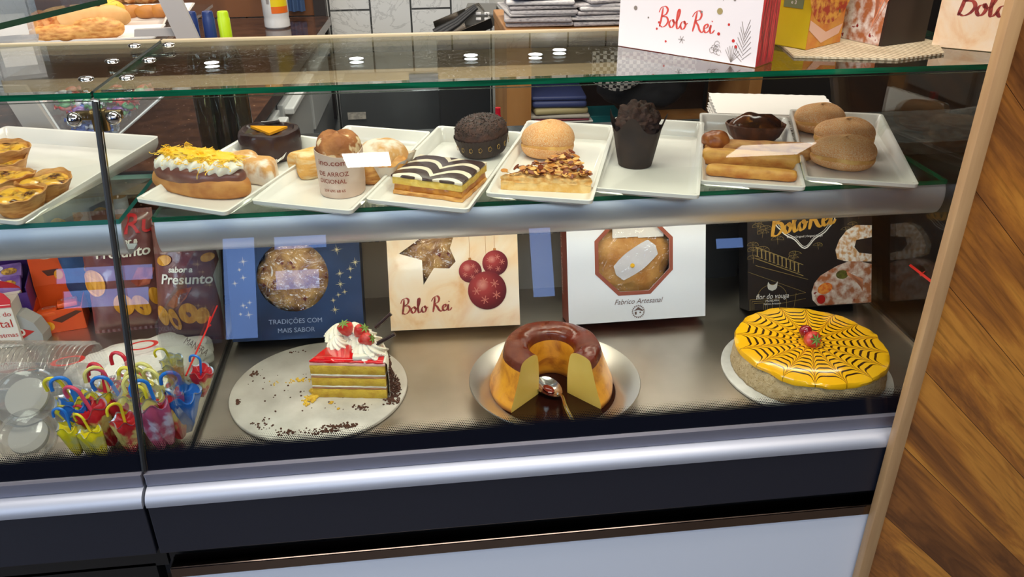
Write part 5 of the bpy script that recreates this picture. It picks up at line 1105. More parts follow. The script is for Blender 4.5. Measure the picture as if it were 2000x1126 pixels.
r, Wd = onglass('cake_box', 'white cake box with red brush lettering and red side on the top glass', (.760, .353), -48.8, .2445, .055, .25, m_pinkw, m_redsn, win=win)
g = MB(); g.blob(.07, .05, .02, 30, 16, .9, .2, .12, 50, 6, M=T(.125, .052, .15) @ R(90, 'X')); g.build('cake', mat('dusted_cake', '#7d5c48', '#d6cfca', scale=60, lo=.4, hi=.6, rough=.8), r); film(r, win)
script('lettering', 'Bolo Rei', .0124, mat('coral_ink', '#d2483c', rough=.4), r, .075, .040, wt=.28, slope=-.01)
rd = random.Random(15); m_pd = [m_ri, mat('taupe_ink', '#85786e', rough=.5), mat('olive_ink', '#a08c58', rough=.5)]
dots = [[], [], []]
for (x, y, q, k) in ((.020, .115, .004, 0), (.055, .118, .0022, 1), (.030, .062, .0035, 1), (.045, .082, .0015, 0), (.13, .115, .002, 0), (.13, .108, .002, 0), (.178, .072, .0048, 2), (.18, .040, .0025, 0), (.195, .055, .002, 0), (.205, .033, .0025, 0), (.21, .025, .0025, 0), (.072, .035, .0018, 0), (.075, .045, .0018, 0), (.148, .068, .0018, 1), (.09, .018, .0018, 0), (.055, .05, .0015, 1), (.20, .09, .002, 1)): dots[k].append(circ(x, y, q, 12))
for k in range(3):
    for d_ in dots[k]: flat('dot_print', [d_], m_pd[k], r, w=.0007)
L = poly2([(.198, .135), (.208, .118), (.222, .108), (.238, .100)], .0016)
flat('branch_print', L, m_pd[1], r, w=.0008); L = []
for (cx_, cy_) in ((.228, .118), (.178, .018)):
    for k in range(9): a_ = k*.7; L += poly2(circ(cx_+.008*math.cos(a_)*(k % 3)/2.4, cy_+.009*math.sin(a_)*(k % 3)/2.4, .0042, 8), .0006)
flat('cone_print', L, m_pd[1], r, w=.0008); L = []
for k in range(14): L.append(line2(.222, .005+.003*k, .222+(.014-.0006*k)*(1 if k % 2 else -1), .016+.0038*k, .0008))
for k in range(8): L.append(line2(.205, .002, .205+.016*math.cos(.6+k*.25), .002+.024*math.sin(.6+k*.25), .0007))
flat('needle_print', L, m_pd[1], r, w=.0008); L = []
for k in range(6):
    a_ = k*PI/3; L.append(line2(.118, .024, .118+.006*math.cos(a_), .024+.006*math.sin(a_), .0008)); L.append(line2(.176, .096, .176+.012*math.cos(a_), .096+.010*math.sin(a_), .0008))
flat('snowflake_print', L, m_pd[1], r, w=.0008)
g = MB(); g.add([tuple(FACE @ Vector(v)) for v in ((.045, .088, .001), (.078, .094, .001), (.076, .106, .001), (.046, .100, .001))], [(0, 1, 2, 3)]); g.build('price_label', m_paper, r, smooth=False); typed('price_print', '00-1/13', .0085, m_greyink, r, .061, .092, w=.0015, shear=.1)
rs = Matrix(((0, 0, 1, Wd+.0006), (1, 0, 0, 0), (0, 1, 0, 0), (0, 0, 0, 1)))
L = []
for k in range(16):
    x = .004+.003*k; L += poly2([(v.x, v.y) for v in cr([(x, 0), (x+.004*math.sin(k), .03), (x+.006*math.cos(k*2), .06+.004*k), (x+.004, .10+.003*k)], 4) if .001 < v.x < .054], .0010)
flat('branch_print', L, mat('dark_red_ink', '#7c3a38', rough=.5), r, frame=rs, w=.0)
# yellow box, picture on its right face
m_yel = mat('yellow_card', '#c9b31c', '#d3bf2a', scale=8, rough=.35)
r, Wd = onglass('cake_box', 'yellow cake box with a ring cake picture on the top glass', (1.040, .262), 33, .10, .20, .25, mat('orange_picture_card', '#c9772a', '#d79a3a', scale=25, rough=.35), m_yel, z=GT+.0032)
flat('cake_picture', ring2(.052, .10, .026, .066, 28), mat('glazed_ring_ink', '#a3341c', '#d9a03c', scale=80, lo=.42, hi=.6, rough=.3, c3='#4a6a2a', scale3=70, lo3=.66, hi3=.7), r, w=.0007); flat('pale_rim_picture', [[(.0, .030), (.04, .006), (.09, .015), (.098, .03), (.05, .022), (.0, .045)]], mat('pale_rim_ink', '#e2b9a0', rough=.4), r, w=.0009)
ls = Matrix(((0, 0, -1, -.0006), (-1, 0, 0, .20), (0, 1, 0, 0), (0, 0, 0, 1)))
flat('green_panel', [[(.150, .060), (.185, .060), (.185, .16), (.150, .16)]], mat('grey_green_ink', '#6f7d56', rough=.5), r, frame=ls, w=0.0); typed('small_lettering', 'e 3', .008, m_paper, r, .168, .066, frame=ls, w=.0006)
# dark box, powdered cake picture on its left face
r, Wd = onglass('cake_box', 'dark brown cake box with powdered cake picture on its left side, on the top glass', (1.172, .272), 20, .10, .16, .25, mat('espresso_card', '#2b211e', rough=.35), mat('espresso_side', '#2a1f1c', rough=.35), z=GT+.0032)
ls = Matrix(((0, 0, -1, -.0006), (-1, 0, 0, .16), (0, 1, 0, 0), (0, 0, 0, 1)))
flat('cake_picture', [[(.0, .0), (.155, .0), (.159, .25), (.0, .25)]], m_pic, r, frame=ls, w=0.0)
L = []
for k in range(9): a_ = .3+k*.17; L.append([(.080+.012*k, .14-.004*k), (.150-.002*k, .085-.008*k), (.146-.002*k, .078-.008*k), (.078+.011*k, .130-.005*k)])
flat('peach_strips_picture', L, MATS['peach_ink'], r, frame=ls, w=.0007)
# cream box at the right
r, Wd = onglass('cake_box', 'cream watercolour cake box beside the wooden post on the top glass', (1.262, .278), -38, .22, .055, .25, m_water, MATS['kraft_side'])
script('lettering', 'Bolo Rei', .0175, m_redink, r, .026, .052, wt=.34, slope=.02)

# ================================================================ behind the counter
# granite work top behind the case
g = MB(); g.box((.97, .74, .225), (1.9, .24, .03), 0, None, .002); g.build('stone_top', mat('dark_granite', '#2c2f30', '#3e4242', scale=60, rough=.12), (rw := thing('work_counter', 'dark polished granite work counter behind the display case', 'counter')), smooth=False)
g = MB(); g.box((.97, .74, -.32), (1.86, .22, 1.06)); g.build('cabinet_base', mat('dark_cabinet', '#26282a', rough=.5), rw, smooth=False)
# napkins
m_nk = mat('napkin_white', '#ebe4de', rough=.85, bump=.3, bscale=60)
a_, b_, c_ = Vector((1.111, .835)), Vector((1.335, .788)), Vector((1.054, .655)); u_ = (b_-a_).normalized()
for k in range(9):
    g = MB(); n = 26; rd = random.Random(k)
    g.grid(lambda u, v: (.265*(u-.5)+(.0015*math.sin(v*40+k) if u in (0, 1) else 0), .175*(v-.5)+(.002*math.sin(u*70+k) if v == 1 else 0), .0062+.001*math.sin(u*7+k)*0), n, n); g.box((0, 0, .003), (.264, .174, .0055), 0, None, .002)
    o = g.build('paper_napkin', m_nk, None); o.location = (1.222+rd.uniform(-.003, .003), .742+rd.uniform(-.003, .003), .2405+.0068*k); o.rotation_euler.z = math.radians(-12+rd.uniform(-1.5, 1.5)); tag(o, ['lowest', 'second', 'third', 'fourth', 'fifth', 'sixth', 'seventh', 'eighth', 'topmost'][k]+' white paper napkin in the stack behind the pastry rolls', 'napkin', 'stack of white napkins behind the shelf')
# brown stone counter at the left, grey drawer fronts
rc = thing('service_counter', 'dark brown stone service counter behind the left display case', 'counter', (0, 0, 0))
g = MB(); g.prism([(-2.2, .62), (-.010, .62), (.005, 1.04), (.078, 2.72), (-2.2, 2.72)], .165, .2); g.build('stone_top', mat('brown_marble', '#33221a', '#5a3c2c', scale=26, lo=.35, hi=.7, rough=.12, detail=8, c3='#8a6a50', scale3=90, lo3=.66, hi3=.70), rc, smooth=False)
g = MB(); g.prism([(-2.1, .64), (-.030, .64), (.050, 2.7), (-2.1, 2.7)], -.85, .165); g.build('counter_body', mat('grey_laminate', '#8c8f8f', rough=.4), rc, smooth=False)
for k in range(3):
    y0 = .95+k*.55; g = MB(); x0 = -.030+.08*(y0-.64)/2.06; M = T(x0+.012, y0, 0) @ R(-2.2)
    g.box((0, .25, .02), (.018, .50, .24), 0, M, .003); d = g.build('drawer', mat('pale_grey_front', '#b9bcbb', rough=.3), rc, smooth=False)
    g = MB(); g.box((.022, .25, .115), (.03, .46, .02), 0, M, .004); g.build('handle', mat('white_handle', '#d6d8d6', rough=.3), d, smooth=False)
def bottle(lab, px, py, zt, cap, glassm, h=.31):
    p = at(px, py, z=zt); r = thing('wine_bottle', lab, 'bottle', (p.x, p.y, zt-h), 0, 0, 'wine bottles on the brown counter')
    g = MB(); g.lathe([(0, 0), (.034, 0), (.0365, .004), (.0365, .19), (.034, .210), (.024, .232), (.0165, .245), (.0145, .262), (0, .262)], 32); g.build('glass_body', glassm, r)
    g = MB(); g.lathe([(.0175, .255), (.0175, .296), (.0160, .298), (.0160, .306), (.014, h), (0, h)], 28); g.build('foil_capsule', cap, r)
    r.scale = (.72, .72, 1)
mat('bottle_label', '#cfd4d2', rough=.5)
m_bg = glassmat('bottle_glass', '#b4bfae', 2.0).m
m_cb = mat('navy_capsule', '#24386e', rough=.3); m_cg = mat('lime_capsule', '#b4d41c', rough=.35)
bottle('dark wine bottle with navy capsule nearest the grey strut', 371, 23, .512, m_cb, m_bg); bottle('dark wine bottle with navy capsule, middle of the three', 404, 22, .512, m_cb, m_bg); bottle('dark wine bottle with lime green capsule', 434, 22, .512, m_cg, m_bg)
p = at(540, 57, z=.2); r = thing('cleaner_bottle', 'white plastic bottle with yellow and orange label on the brown counter', 'bottle', (p.x, p.y+.04, .2005))
g = MB(); g.lathe([(0, 0), (.044, 0), (.050, .006), (.050, .03), (.048, .04), (.050, .05), (.050, .20), (.030, .235), (.016, .245), (.016, .27), (0, .27)], 36); g.build('bottle_body', mat('white_plastic', '#d8d8d4', rough=.3), r)
g = MB(); g.lathe([(.0505, .06), (.0505, .19)], 20, a0=-1.75, a1=-.3); o = g.build('yellow_label', mat('yellow_label', '#e3c81c', rough=.4), r); g = MB(); g.lathe([(.0508, .06), (.0508, .085)], 20, a0=-1.75, a1=-.3); g.build('orange_stripe', mat('orange_label', '#de6a1c', rough=.4), o)
g = MB()
for k in range(9): g.lathe([(.0506, .095), (.0506, .125)], 3, a0=-2.1+.03*k, a1=-2.1+.03*k+.014)
g.build('barcode', m_greyink, r)
# clear candy hopper with wrapped candies
hy = .80; A1_, B1_, C1_, D1_ = at(78, 196, y=hy), at(138, 287, y=hy), at(205, 287, y=hy), at(322, 184, y=hy)
r = thing('candy_hopper', 'clear acrylic candy hopper narrowing downwards behind the seam', 'candy container', (0, 0, 0)); g = MB()
qs = [(A1_, -.0), (B1_, 0), (C1_, 0), (D1_, 0)]
fr_ = [(v.x, hy, v.z) for v, _ in qs]; bk = [(v.x*.9-.02, hy+.13, v.z) for v, _ in qs]
g.add(fr_+bk, [(0, 1, 2, 3), (4, 7, 6, 5), (0, 4, 5, 1), (1, 5, 6, 2), (2, 6, 7, 3)]); g.build('acrylic_walls', m_plastic, r, smooth=False)
g = MB(); g.tube([fr_[0], fr_[1], fr_[2], fr_[3]], .003, 6); g.build('bright_edge', mat('acrylic_edge', '#d5d9dc', rough=.3), r)
g = MB(); g.box(((B1_.x+C1_.x)/2, hy+.06, (B1_.z+.2)/2), (.06, .1, B1_.z-.2)); g.build('foot', mat('clear_foot', '#9fb0c4', rough=.3), r, smooth=False)
CM = {n_: mat('candy_'+n_, c, c2, scale=60, rough=.2, bump=.4, bscale=150) for n_, c, c2 in (('red', '#c92634', '#e2a0a0'), ('green', '#3c8a5a', '#8fd0a0'), ('purple', '#6a3a9a', '#a98ac8'), ('blue', '#2450b0', '#5a80d0'), ('white', '#c9d6ea', '#e8eef6'))}
cb = {}
rd = random.Random(33)
for i in range(84):
    v = (i//6)/14; z = B1_.z+.008+v*(A1_.z-B1_.z)*1.0; xl = B1_.x+(A1_.x-B1_.x)*v+.014; xr = C1_.x+(D1_.x-C1_.x)*v-.014; k = i % 6
    x = xl+(xr-xl)*(k % 3+rd.uniform(.2, .8))/3; y = hy+.016+(k//3)*.03+rd.uniform(0, .01)
    col_ = rd.choice(['blue', 'blue', 'white']) if v < .38 else rd.choice(['purple', 'green', 'red', 'blue']) if v < .6 else rd.choice(['red', 'green', 'red', 'green', 'white'])
    if col_ not in cb:
        g = MB(); g.blob(.013, .009, .0075, 16, 10, .9, .1, .05, 90, 2)
        for s_ in (-1, 1): g.grid(lambda u, v_: (s_*(.011+.009*v_), .006*v_*math.cos(2*PI*u), .0075+.005*v_*math.sin(2*PI*u)), 10, 3, True, False)
        cb[col_] = g.build('wrapped_candy', CM[col_]); o = cb[col_]
    else: o = cb[col_].copy(); COL.objects.link(o)
    o.location = (x, y, z); o.rotation_euler = (rd.uniform(-.4, .4), rd.uniform(-.4, .4), rd.uniform(-.8, .8)); tag(o, col_+' wrapped candy in the clear hopper behind the seam', 'candy', 'candies in the clear hopper')
# grey display stand with pastry trays at the upper left
r = thing('display_stand', 'grey metal display stand with sloping legs at the upper left', 'display stand'); m_gm = mat('grey_metal', '#a8a3a0', rough=.45)
def plate(a, b_, c, d, y, th=.012):
    g = MB(); P = [at(*q, y=y) for q in (a, b_, c, d)]; g.add([(v.x, y, v.z) for v in P]+[(v.x, y+th, v.z) for v in P], [(0, 1, 2, 3), (4, 7, 6, 5), (0, 4, 5, 1), (1, 5, 6, 2), (2, 6, 7, 3), (3, 7, 4, 0)]); return g
plate((300, -20), (352, 92), (396, 92), (345, -20), .80).build('sloping_leg', m_gm, r, smooth=False); plate((-6, 168), (78, 300), (140, 300), (48, 168), .72).build('sloping_leg', m_gm, r, smooth=False)
plate((262, 58), (262, 72), (350, 70), (350, 54), .815).build('cross_arm', m_gm, r, smooth=False)
g = MB(); g.prism([(-1.3, .84), (-.13, .84), (-.13, 1.5), (-1.3, 1.5)], .425, .433); g.build('glass_shelf', m_glass, r, smooth=False)
e0, e1 = at(-30, 52, z=.60), at(208, -4, z=.60); g = MB(); dx = (e1-e0); nn_ = Vector((-dx.y, dx.x, 0)).normalized()*.4; g.add([tuple(e0), tuple(e1), tuple(e1+nn_), tuple(e0+nn_)]+[tuple(v-Vector((0, 0, .008))) for v in (e0, e1, e1+nn_, e0+nn_)], [(0, 1, 2, 3), (4, 7, 6, 5), (0, 4, 5, 1), (1, 5, 6, 2), (2, 6, 7, 3), (3, 7, 4, 0)]); g.m[2] = 1; g.build('upper_glass', [m_glass, mat('dark_green_edge', '#1c3a2c', rough=.2)], r, smooth=False)
def bgtray(lab, px, py, rz, w, l):
    p = at(px, py, z=.4335); o = tray_mesh(w, l, .008, .014).build('serving_tray', m_white, None, ang=50); place(o, (p.x, p.y, .4335), rz); tag(o, lab, 'tray', 'trays on the grey stand'); return o
bgtray('white tray under the nut pastry and puff strips, upper left', 165, 84, 3, .30, .13); bgtray('white tray end projecting beside the yellow speckled roll, upper left', 225, 60, 8, .22, .13); bgtray('white tray under the brown croquettes, upper left', 262, 38, 5, .26, .16)
def bgfood(name, lab, cat, px, py, z, rz, rx_, ry_, rz_, m, seed, **k):
    p = at(px, py, z=z); g = MB(); g.blob(rx_, ry_, rz_, 40, 20, .75, .2, k.get('amp', .08), k.get('fr', 40), seed, fn=k.get('fn')); o = g.build(name, m); place(o, (p.x, p.y, z), rz); tag(o, lab, cat, k.get('group')); return o
ZT = .4385
bgfood('nut_pastry', 'glazed nut cluster pastry at the left of the upper tray', 'pastry', 92, 60, ZT, 20, .036, .030, .024, mat('nut_glaze', '#b5662c', '#d69a5c', scale=70, rough=.4, bump=.9, bscale=120, bdist=.003), 3, amp=.25, fr=70)
bgfood('puff_strip', 'twisted golden puff strip at the front of the upper left tray', 'pastry', 122, 78, ZT, 0, .066, .022, .018, m_flaky, 5, amp=.15)
bgfood('ridged_puff', 'ridged golden puff roll at the right of the upper left tray', 'pastry', 195, 74, ZT, 6, .055, .024, .024, m_flaky, 8, fn=lambda p, a, b_: (p.x, p.y*(1+.07*math.sin(p.x*420)), p.z*(1+.08*math.sin(p.x*420))))
o = bgfood('long_roll', 'long beige roll with two dark slits behind the puff strips', 'pastry', 172, 55, ZT, 4, .100, .030, .030, mat('beige_roll', '#e0b174', '#d09a58', scale=12, rough=.6), 11, amp=.02)
for x in (-.03, .036):
    g = MB(); g.blob(.006, .004, .003, 12, 8, M=T(x, -.012, .050)); g.build('dark_slit', mat('slit_brown', '#5a1f14', rough=.5), o)
bgfood('speckled_roll', 'yellow roll with green specks behind the beige roll', 'pastry', 218, 50, ZT, 6, .040, .030, .033, mat('speckled_yellow', '#e3b22c', '#edc246', scale=30, rough=.6, c3='#7a6a1c', scale3=220, lo3=.62, hi3=.66), 12, amp=.02)
m_cro = mat('croquette', '#b97c34', '#a5682a', scale=20, rough=.6, bump=.3, bscale=300)
for k, (px, py, rz) in enumerate(((210, 30, 40), (238, 34, 60), (262, 34, 50), (290, 34, 20), (315, 33, 5))):
    p = at(px, py, z=.4415); g = MB(); g.blob(.030, .019, .017, 28, 16, .95, .2, .05, 40, k, fn=lambda p_, a, b_: (p_.x, p_.y*(1-.35*(p_.x/.03)**2), p_.z)); o = g.build('croquette', m_cro); place(o, (p.x, p.y, .4415), rz); tag(o, ['leftmost', 'second', 'middle', 'fourth', 'rightmost'][k]+' brown spindle shaped croquette in the upper left row', 'croquette', 'brown croquettes on the upper left tray')
for k, px in enumerate((232, 262, 292)):
    p = at(px, 6, z=.4335); g = MB(); g.blob(.035, .025, .018, 24, 14, .9, .2, .2, 60, k+5); o = g.build('glazed_pastry', MATS['nut_glaze']); place(o, (p.x, p.y, .4335), 20*k); tag(o, ['leftmost', 'middle', 'rightmost'][k]+' brown glazed pastry at the top edge behind the croquettes', 'pastry', 'glazed pastries at the top edge')
# acrylic card holder
p = at(30, 85, z=.517+.002); r = thing('card_holder', 'clear acrylic card holder with white card at the left edge', 'card holder', (p.x-.01, p.y+.02, GT), 20)
g = MB(); g.box((0, 0, .035), (.07, .002, .07), 0, R(-20, 'X')); g.box((0, .02, .002), (.075, .05, .003)); g.box((0, .014, .035), (.07, .002, .07), 0, R(-20, 'X')); g.build('acrylic_sheet', m_plastic, r, smooth=False)
g = MB(); g.box((0, .006, .03), (.05, .001, .035), 0, R(-20, 'X')); g.build('card', m_paper, r, smooth=False)
# wooden newspaper cabinet
m_oak = mat('oak', '#a5713c', '#b98650', scale=10, stretch=(1, 1, .12), rough=.45)
r = thing('wooden_cabinet', 'orange brown wooden cabinet with newspapers behind the counter', 'cabinet')
cy0 = 1.45; X0, X1 = .70, 1.50; zt = .352
g = MB(); g.box(((X0+X1)/2, cy0+.18, zt-.014), (X1-X0+.01, .38, .028), 0, None, .004); g.build('top_board', m_oak, r, smooth=False)
g = MB(); g.box((X0+.035, cy0+.18, (zt-.88)/2), (.075, .36, zt+.82)); g.build('side_board', m_oak, r, smooth=False); g = MB(); g.box((X1-.02, cy0+.18, (zt-.88)/2), (.04, .36, zt+.82)); g.build('side_board', m_oak, r, smooth=False)
g = MB(); g.box(((X0+X1)/2, cy0+.18, -.01), (X1-X0-.12, .34, .02)); g.build('inner_shelf', m_oak, r, smooth=False); g = MB(); g.box(((X0+X1)/2, cy0+.35, -.25), (X1-X0-.12, .01, 1.1)); g.build('back_board', mat('dark_oak', '#3a2a1e', rough=.6), r, smooth=False)
m_news = [mat('newsprint_%s' % n_, c, c2, scale=90, lo=.45, hi=.7, rough=.8, stretch=(1, 1, 4)) for n_, c, c2 in (('a', '#c9c4c2', '#a09c9c'), ('b', '#b9b2b0', '#7a7678'), ('c', '#d4d0cc', '#b3aeb0'))]
def paper(name, lab, cat, x, y, z, w, d, th, rz, m, group, wav=.002):
    g = MB(); rd = random.Random(hash((round(x, 3), round(z, 4))) & 255)
    def f(u, v):
        a = 2*PI*v; return (w*(u-.5), -d/2*math.cos(a) if False else d*(.5-abs(((v*2) % 2)-1)), (th/2)*math.sin(a)+wav*math.sin(u*9+z*300))
    g.box((0, 0, 0), (w, d, th), 0, None, th*.42, 3); g.v = [(a_, b_, c_+wav*math.sin(a_*22+z*400)) for a_, b_, c_ in g.v]; o = g.build(name, m); place(o, (x, y, z), rz); return tag(o, lab, cat, group)
ORD = ['lowest', 'second', 'third', 'fourth', 'fifth', 'sixth', 'seventh', 'eighth', 'ninth']
rd = random.Random(44); z = zt+.008
for k in range(7): th = rd.choice([.008, .012, .010]); paper('newspaper', ORD[k]+' newspaper from the bottom of the left pile on the wooden cabinet', 'newspaper', .81+rd.uniform(-.01, .01), 1.58+rd.uniform(-.01, .01), z, .20, .24, th, rd.uniform(-8, 8), m_news[k % 3] if k < 6 else mat('blue_cover', '#3a4a7a', rough=.5), 'newspapers, left pile'); z += th+.0015
z = zt+.008
for k in range(8): th = rd.choice([.007, .011, .010]); paper('newspaper', ORD[k]+' newspaper from the bottom of the right pile on the wooden cabinet', 'newspaper', 1.02+rd.uniform(-.012, .012), 1.58+rd.uniform(-.01, .01), z, .22, .25, th, rd.uniform(-10, 10), m_news[(k+1) % 3], 'newspapers, right pile'); z += th+.0015
z = .006
for k, (c, th, w_) in enumerate((('#c9a878', .045, .16), ('#c4bfb8', .010, .19), ('#dedad4', .006, .20), ('#8a3a4a', .006, .17), ('#b8b0a4', .012, .20), ('#b5a678', .020, .17), ('#3a4474', .022, .17), ('#3a4474', .014, .17))):
    paper('magazine' if th < .04 else 'book', ('thick beige book at the bottom of the pile', 'grey magazine directly on the beige book', 'white magazine in the lower pile', 'dark red magazine in the lower pile', 'grey journal in the lower pile', 'olive covered book in the lower pile', 'thick blue folder in the lower pile', 'blue folder on top of the lower pile')[k]+', inside the wooden cabinet', 'book' if th > .015 else 'magazine', .868+rd.uniform(-.006, .006), 1.56, z+th/2, w_, .2, th, rd.uniform(-4, 4), mat('cover_%s' % 'abcdefgh'[k], c, rough=.5), None, 0.0); z += th+.001
# dark bag with checked cloth, teal carton
p = at(1172, 248, y=1.38); g = MB(); g.box((0, 0, 0), (.15, .12, .07), 0, None, .002); o = g.build('teal_carton', mat('teal_card', '#17767c', rough=.4), None, smooth=False); o.location = (1.0, 1.56, .036); tag(o, 'teal carton with a round white mark inside the wooden cabinet', 'carton'); flat('round_mark', ring2(-.035, 0, .011, .016, 20), m_paper, o, frame=T(0, -.0612, 0) @ FACE, w=0)
r = thing('shoulder_bag', 'black shoulder bag hanging over the cabinet front with straps', 'bag', (1.10, 1.40, .14), -8); g = MB(); g.blob(.14, .035, .09, 48, 30, .7, .0, .12, 14, 3, M=T(0, 0, -.02)); g.build('bag_body', mat('black_cloth', '#131316', '#1e1e22', scale=20, rough=.6, bump=.5, bscale=30, bdist=.005), r)
g = MB()
for s_ in (-1, 1): g.tube(cr([(-.09, -.03, .12), (-.06*s_, -.045, .19), (.0, -.05, .15+.02*s_), (.08, -.04, .20), (.11, -.02, .10)], 6), .007, 8)
g.build('strap', mat('black_leather', '#0f0f12', rough=.35), r)
t = NT('houndstooth'); ch = t.new('ShaderNodeTexChecker'); ch.inputs['Scale'].default_value = 95; ch.inputs['Color1'].default_value = hx('#1b1b1e'); ch.inputs['Color2'].default_value = hx('#cdc6bf'); t.l.new(t.tc.outputs['Object'], ch.inputs['Vector']); t.col(ch.outputs['Color']); t.set(rough=.9)
g = MB(); g.grid(lambda u, v: (-.16+.30*u, -.045-.02*math.sin(PI*v)+.008*math.sin(u*12), .20-.085*v-.03*math.sin(u*3.1*2)*v), 40, 14); o = g.build('checked_scarf', t.m); o.location = (1.10, 1.39, .10); o.rotation_euler.z = -.12; tag(o, 'black and white checked scarf draped over the black bag', 'scarf')
# grey appliance below the tiles
r = thing('grey_cabinet', 'dark grey metal cabinet below the tiled wall', 'cabinet', (0, 0, 0)); a_ = at(650, 178, y=2.45)
g = MB(); g.box((.40, 2.60, (a_.z-.85)/2), (.58, .36, .85+a_.z), 0, None, .004); g.build('cabinet_body', mat('dark_grey_metal', '#4d5052', '#565a5c', scale=6, rough=.35, metal=.3), r, smooth=False)
p = at(697, 226, y=2.415); g = MB(); g.box((p.x, 2.415, p.z), (.075, .002, .03), 0, None); g.build('torn_sticker', mat('torn_paper', '#b5aea2', '#8f8b84', scale=60, rough=.8), r, smooth=False)
p = at(985, 262, y=1.25); r = thing('red_bottle', 'small shiny red bottle standing left of the wooden cabinet', 'bottle', (.66, 1.35, .0)); 
g = MB(); g.lathe([(0, 0), (.018, 0), (.019, .06), (.014, .10), (.008, .13), (.008, .15), (0, .15)], 20); g.build('bottle_body', mat('shiny_red', '#c1122a', rough=.15), r)
g = MB(); g.box((.66, 1.35, -.4255), (.12, .12, .85)); tag(g.build('waste_bin', mat('bin_grey', '#33363a', rough=.5), None, smooth=False), 'narrow dark grey bin under the red bottle, left of the wooden cabinet', 'bin')
# steel side counter with device and cutlery tray
r = thing('steel_counter', 'stainless steel side counter with a device behind the wooden cabinet', 'counter'); P = [at(955, -10, z=.30), at(1008, 62, z=.30), at(1060, 62, z=.30), at(1060, -10, z=.30)]
g = MB(); g.prism([(P[0].x, P[0].y), (P[1].x, P[1].y+.12), (1.22, P[1].y+.12), (1.22, P[0].y)], .27, .30); g.build('steel_top', m_steel2, r, smooth=False); g = MB(); g.prism([(P[0].x+.04, P[0].y), (P[1].x+.04, P[1].y+.14), (1.2, P[1].y+.14), (1.2, P[0].y)], -.85, .27); g.build('cabinet_base', MATS['dark_cabinet'], r, smooth=False)
p = at(940, 28, y=2.25); g = MB(); r = thing('card_terminal', 'grey device with four white buttons near the tiled wall', 'device', (p.x, 2.25, p.z), -12)
g.box((0, 0, 0), (.12, .10, .05), 0, R(15, 'X'), .006); g.build('device_body', mat('device_grey', '#77756f', rough=.35, metal=.3), r, smooth=False)
for k in range(4): g = MB(); g.box((-.014+.032*(k % 2)+.01, -.052, -.008+.02*(k//2)), (.02, .006, .010), 0, None, .002); g.build('button', m_paper, r, smooth=False)
p = at(905, 62, y=2.2); r = thing('cutlery_tray', 'slanted steel tray holding black handled utensils', 'tray', (p.x, 2.2, p.z+.02), 12); M = R(-18, 'Y') @ R(20, 'X')
g = MB(); g.box((0, 0, -.012), (.19, .12, .003), 0, M); g.box((0, -.06, .008), (.19, .003, .04), 0, M); g.box((0, .06, .008), (.19, .003, .04), 0, M); g.box((.095, 0, .008), (.003, .12, .04), 0, M); g.build('steel_pan', m_steel2, r, smooth=False)
for k in range(3):
    g = MB(); g.tube([M @ Vector((-.11, -.02+.02*k, .01)), M @ Vector((-.02, -.01+.015*k, .022)), M @ Vector((.07, .01*k, .05))], [.014, .009, .006], 10); g.build('utensil_handle', m_black, r)
g = MB(); g.box((p.x, 2.28, (p.z-.87)/2), (.2, .14, p.z+.83), 0, None, .003); tag(g.build('side_pedestal', MATS['dark_cabinet'], None, smooth=False), 'dark pedestal under the slanted cutlery tray', 'pedestal')
# dark doorway cloths left of the tiles
mb = MB(); mb.box((-.55, 2.775, .85), (1.14, .05, 1.3)); o = struct('wall_back_panelling', mb, mat('brown_panelling', '#5e3a1e', '#7a4c28', scale=5, stretch=(1, 1, .2), rough=.35))
g = MB(); g.grid(lambda u, v: (.07*(u-.5), .01*math.sin(u*14), -.16*v), 20, 8); o = g.build('hanging_cloth', mat('denim_cloth', '#3b5478', rough=.8)); o.location = (-.06, 2.72, at(590, 22, y=2.72).z+.16); tag(o, 'small blue cloth hanging on the brown wall left of the tiles', 'cloth')
mb = MB(); mb.box((3.1, 1.98, .5), (3.7, .06, 2.8)); struct('wall_partition', mb, mat('near_black_wall', '#1c1715', rough=.6))
mb = MB(); mb.box((.035, 2.765, .5), (.05, .07, 1.5)); struct('trim_2', mb, mat('dark_trim', '#2c2622', rough=.4))
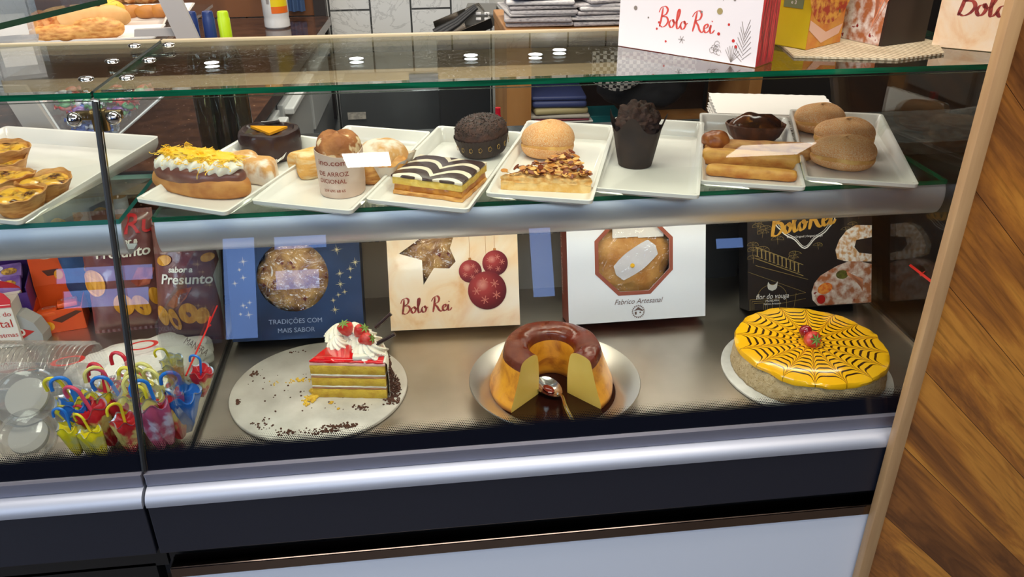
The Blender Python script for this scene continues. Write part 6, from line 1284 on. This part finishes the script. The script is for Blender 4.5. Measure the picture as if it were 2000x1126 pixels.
# back bar shelf high on the wall: bottles and spot lights mirrored in the top glass
r = thing('bar_shelf', 'beige wall shelf mirrored in the top glass', 'shelf'); g = MB(); g.box((.5, 2.62, 1.03), (3.4, .34, .05), 0, None, .003); g.build('shelf_board', mat('beige_board', '#b9a478', rough=.5), r, smooth=False)
rd = random.Random(50); cols = [('#1f4a30', 'green'), ('#b98a3c', 'amber'), ('#cfd6d2', 'clear'), ('#6a1f24', 'red'), ('#24503a', 'green')]
bt = {}
for k in range(17):
    x = -1.1+k*.19+rd.uniform(-.03, .03); ci = rd.randrange(5)
    if ci not in bt:
        rr_ = thing('liquor_bottle', '', 'bottle', (x, 2.58, 1.056)); g = MB(); g.lathe([(0, 0), (.036, 0), (.038, .01), (.038, .17), (.018, .21), (.014, .27), (0, .27)], 24); g.build('glass_body', mat('liquor_'+'abcde'[ci], cols[ci][0], rough=.08, coat=.5), rr_); g = MB(); g.lathe([(.0385, .05), (.0385, .12)], 24); g.build('label', MATS['bottle_label'], rr_); bt[ci] = rr_; o = rr_
    else: o = dup(bt[ci], (x, 2.58, 1.056), 0, '')
    o['label'] = cols[ci][1]+' liquor bottle on the wall shelf, mirrored in the top glass'; o['group'] = 'liquor bottles on the wall shelf'
m_spot = emitmat('spot_glow', '#f4f8ff', 30)
for k, (x, y) in enumerate(((.18, 2.6), (.67, 2.6), (.95, 2.58), (1.07, 2.66), (-.42, 2.6))):
    r = thing('spot_light', 'small round spot light under the beige wall shelf', 'light', (x, y, 1.0045), 0, 0, 'spot lights under the wall shelf'); g = MB(); g.lathe([(.036, 0), (.036, -.012), (.030, -.014), (.030, -.008), (0, -.008)], 24); g.build('lamp_housing', m_chrome, r); g = MB(); g.lathe([(0, -.0125), (.029, -.0125), (.029, -.010)], 24); g.build('lamp_lens', m_spot, r)
g = MB(); g.box((.46, 2.44, 1.10), (.10, .02, .02)); r = thing('strip_light', 'short white strip light on the edge of the beige wall shelf', 'light', (0, 0, 0)); g.build('tube_light', m_spot, r, smooth=False); g = MB(); g.box((.46, 2.455, 1.07), (.12, .02, .08)); g.build('lamp_housing', m_chrome, r, smooth=False)
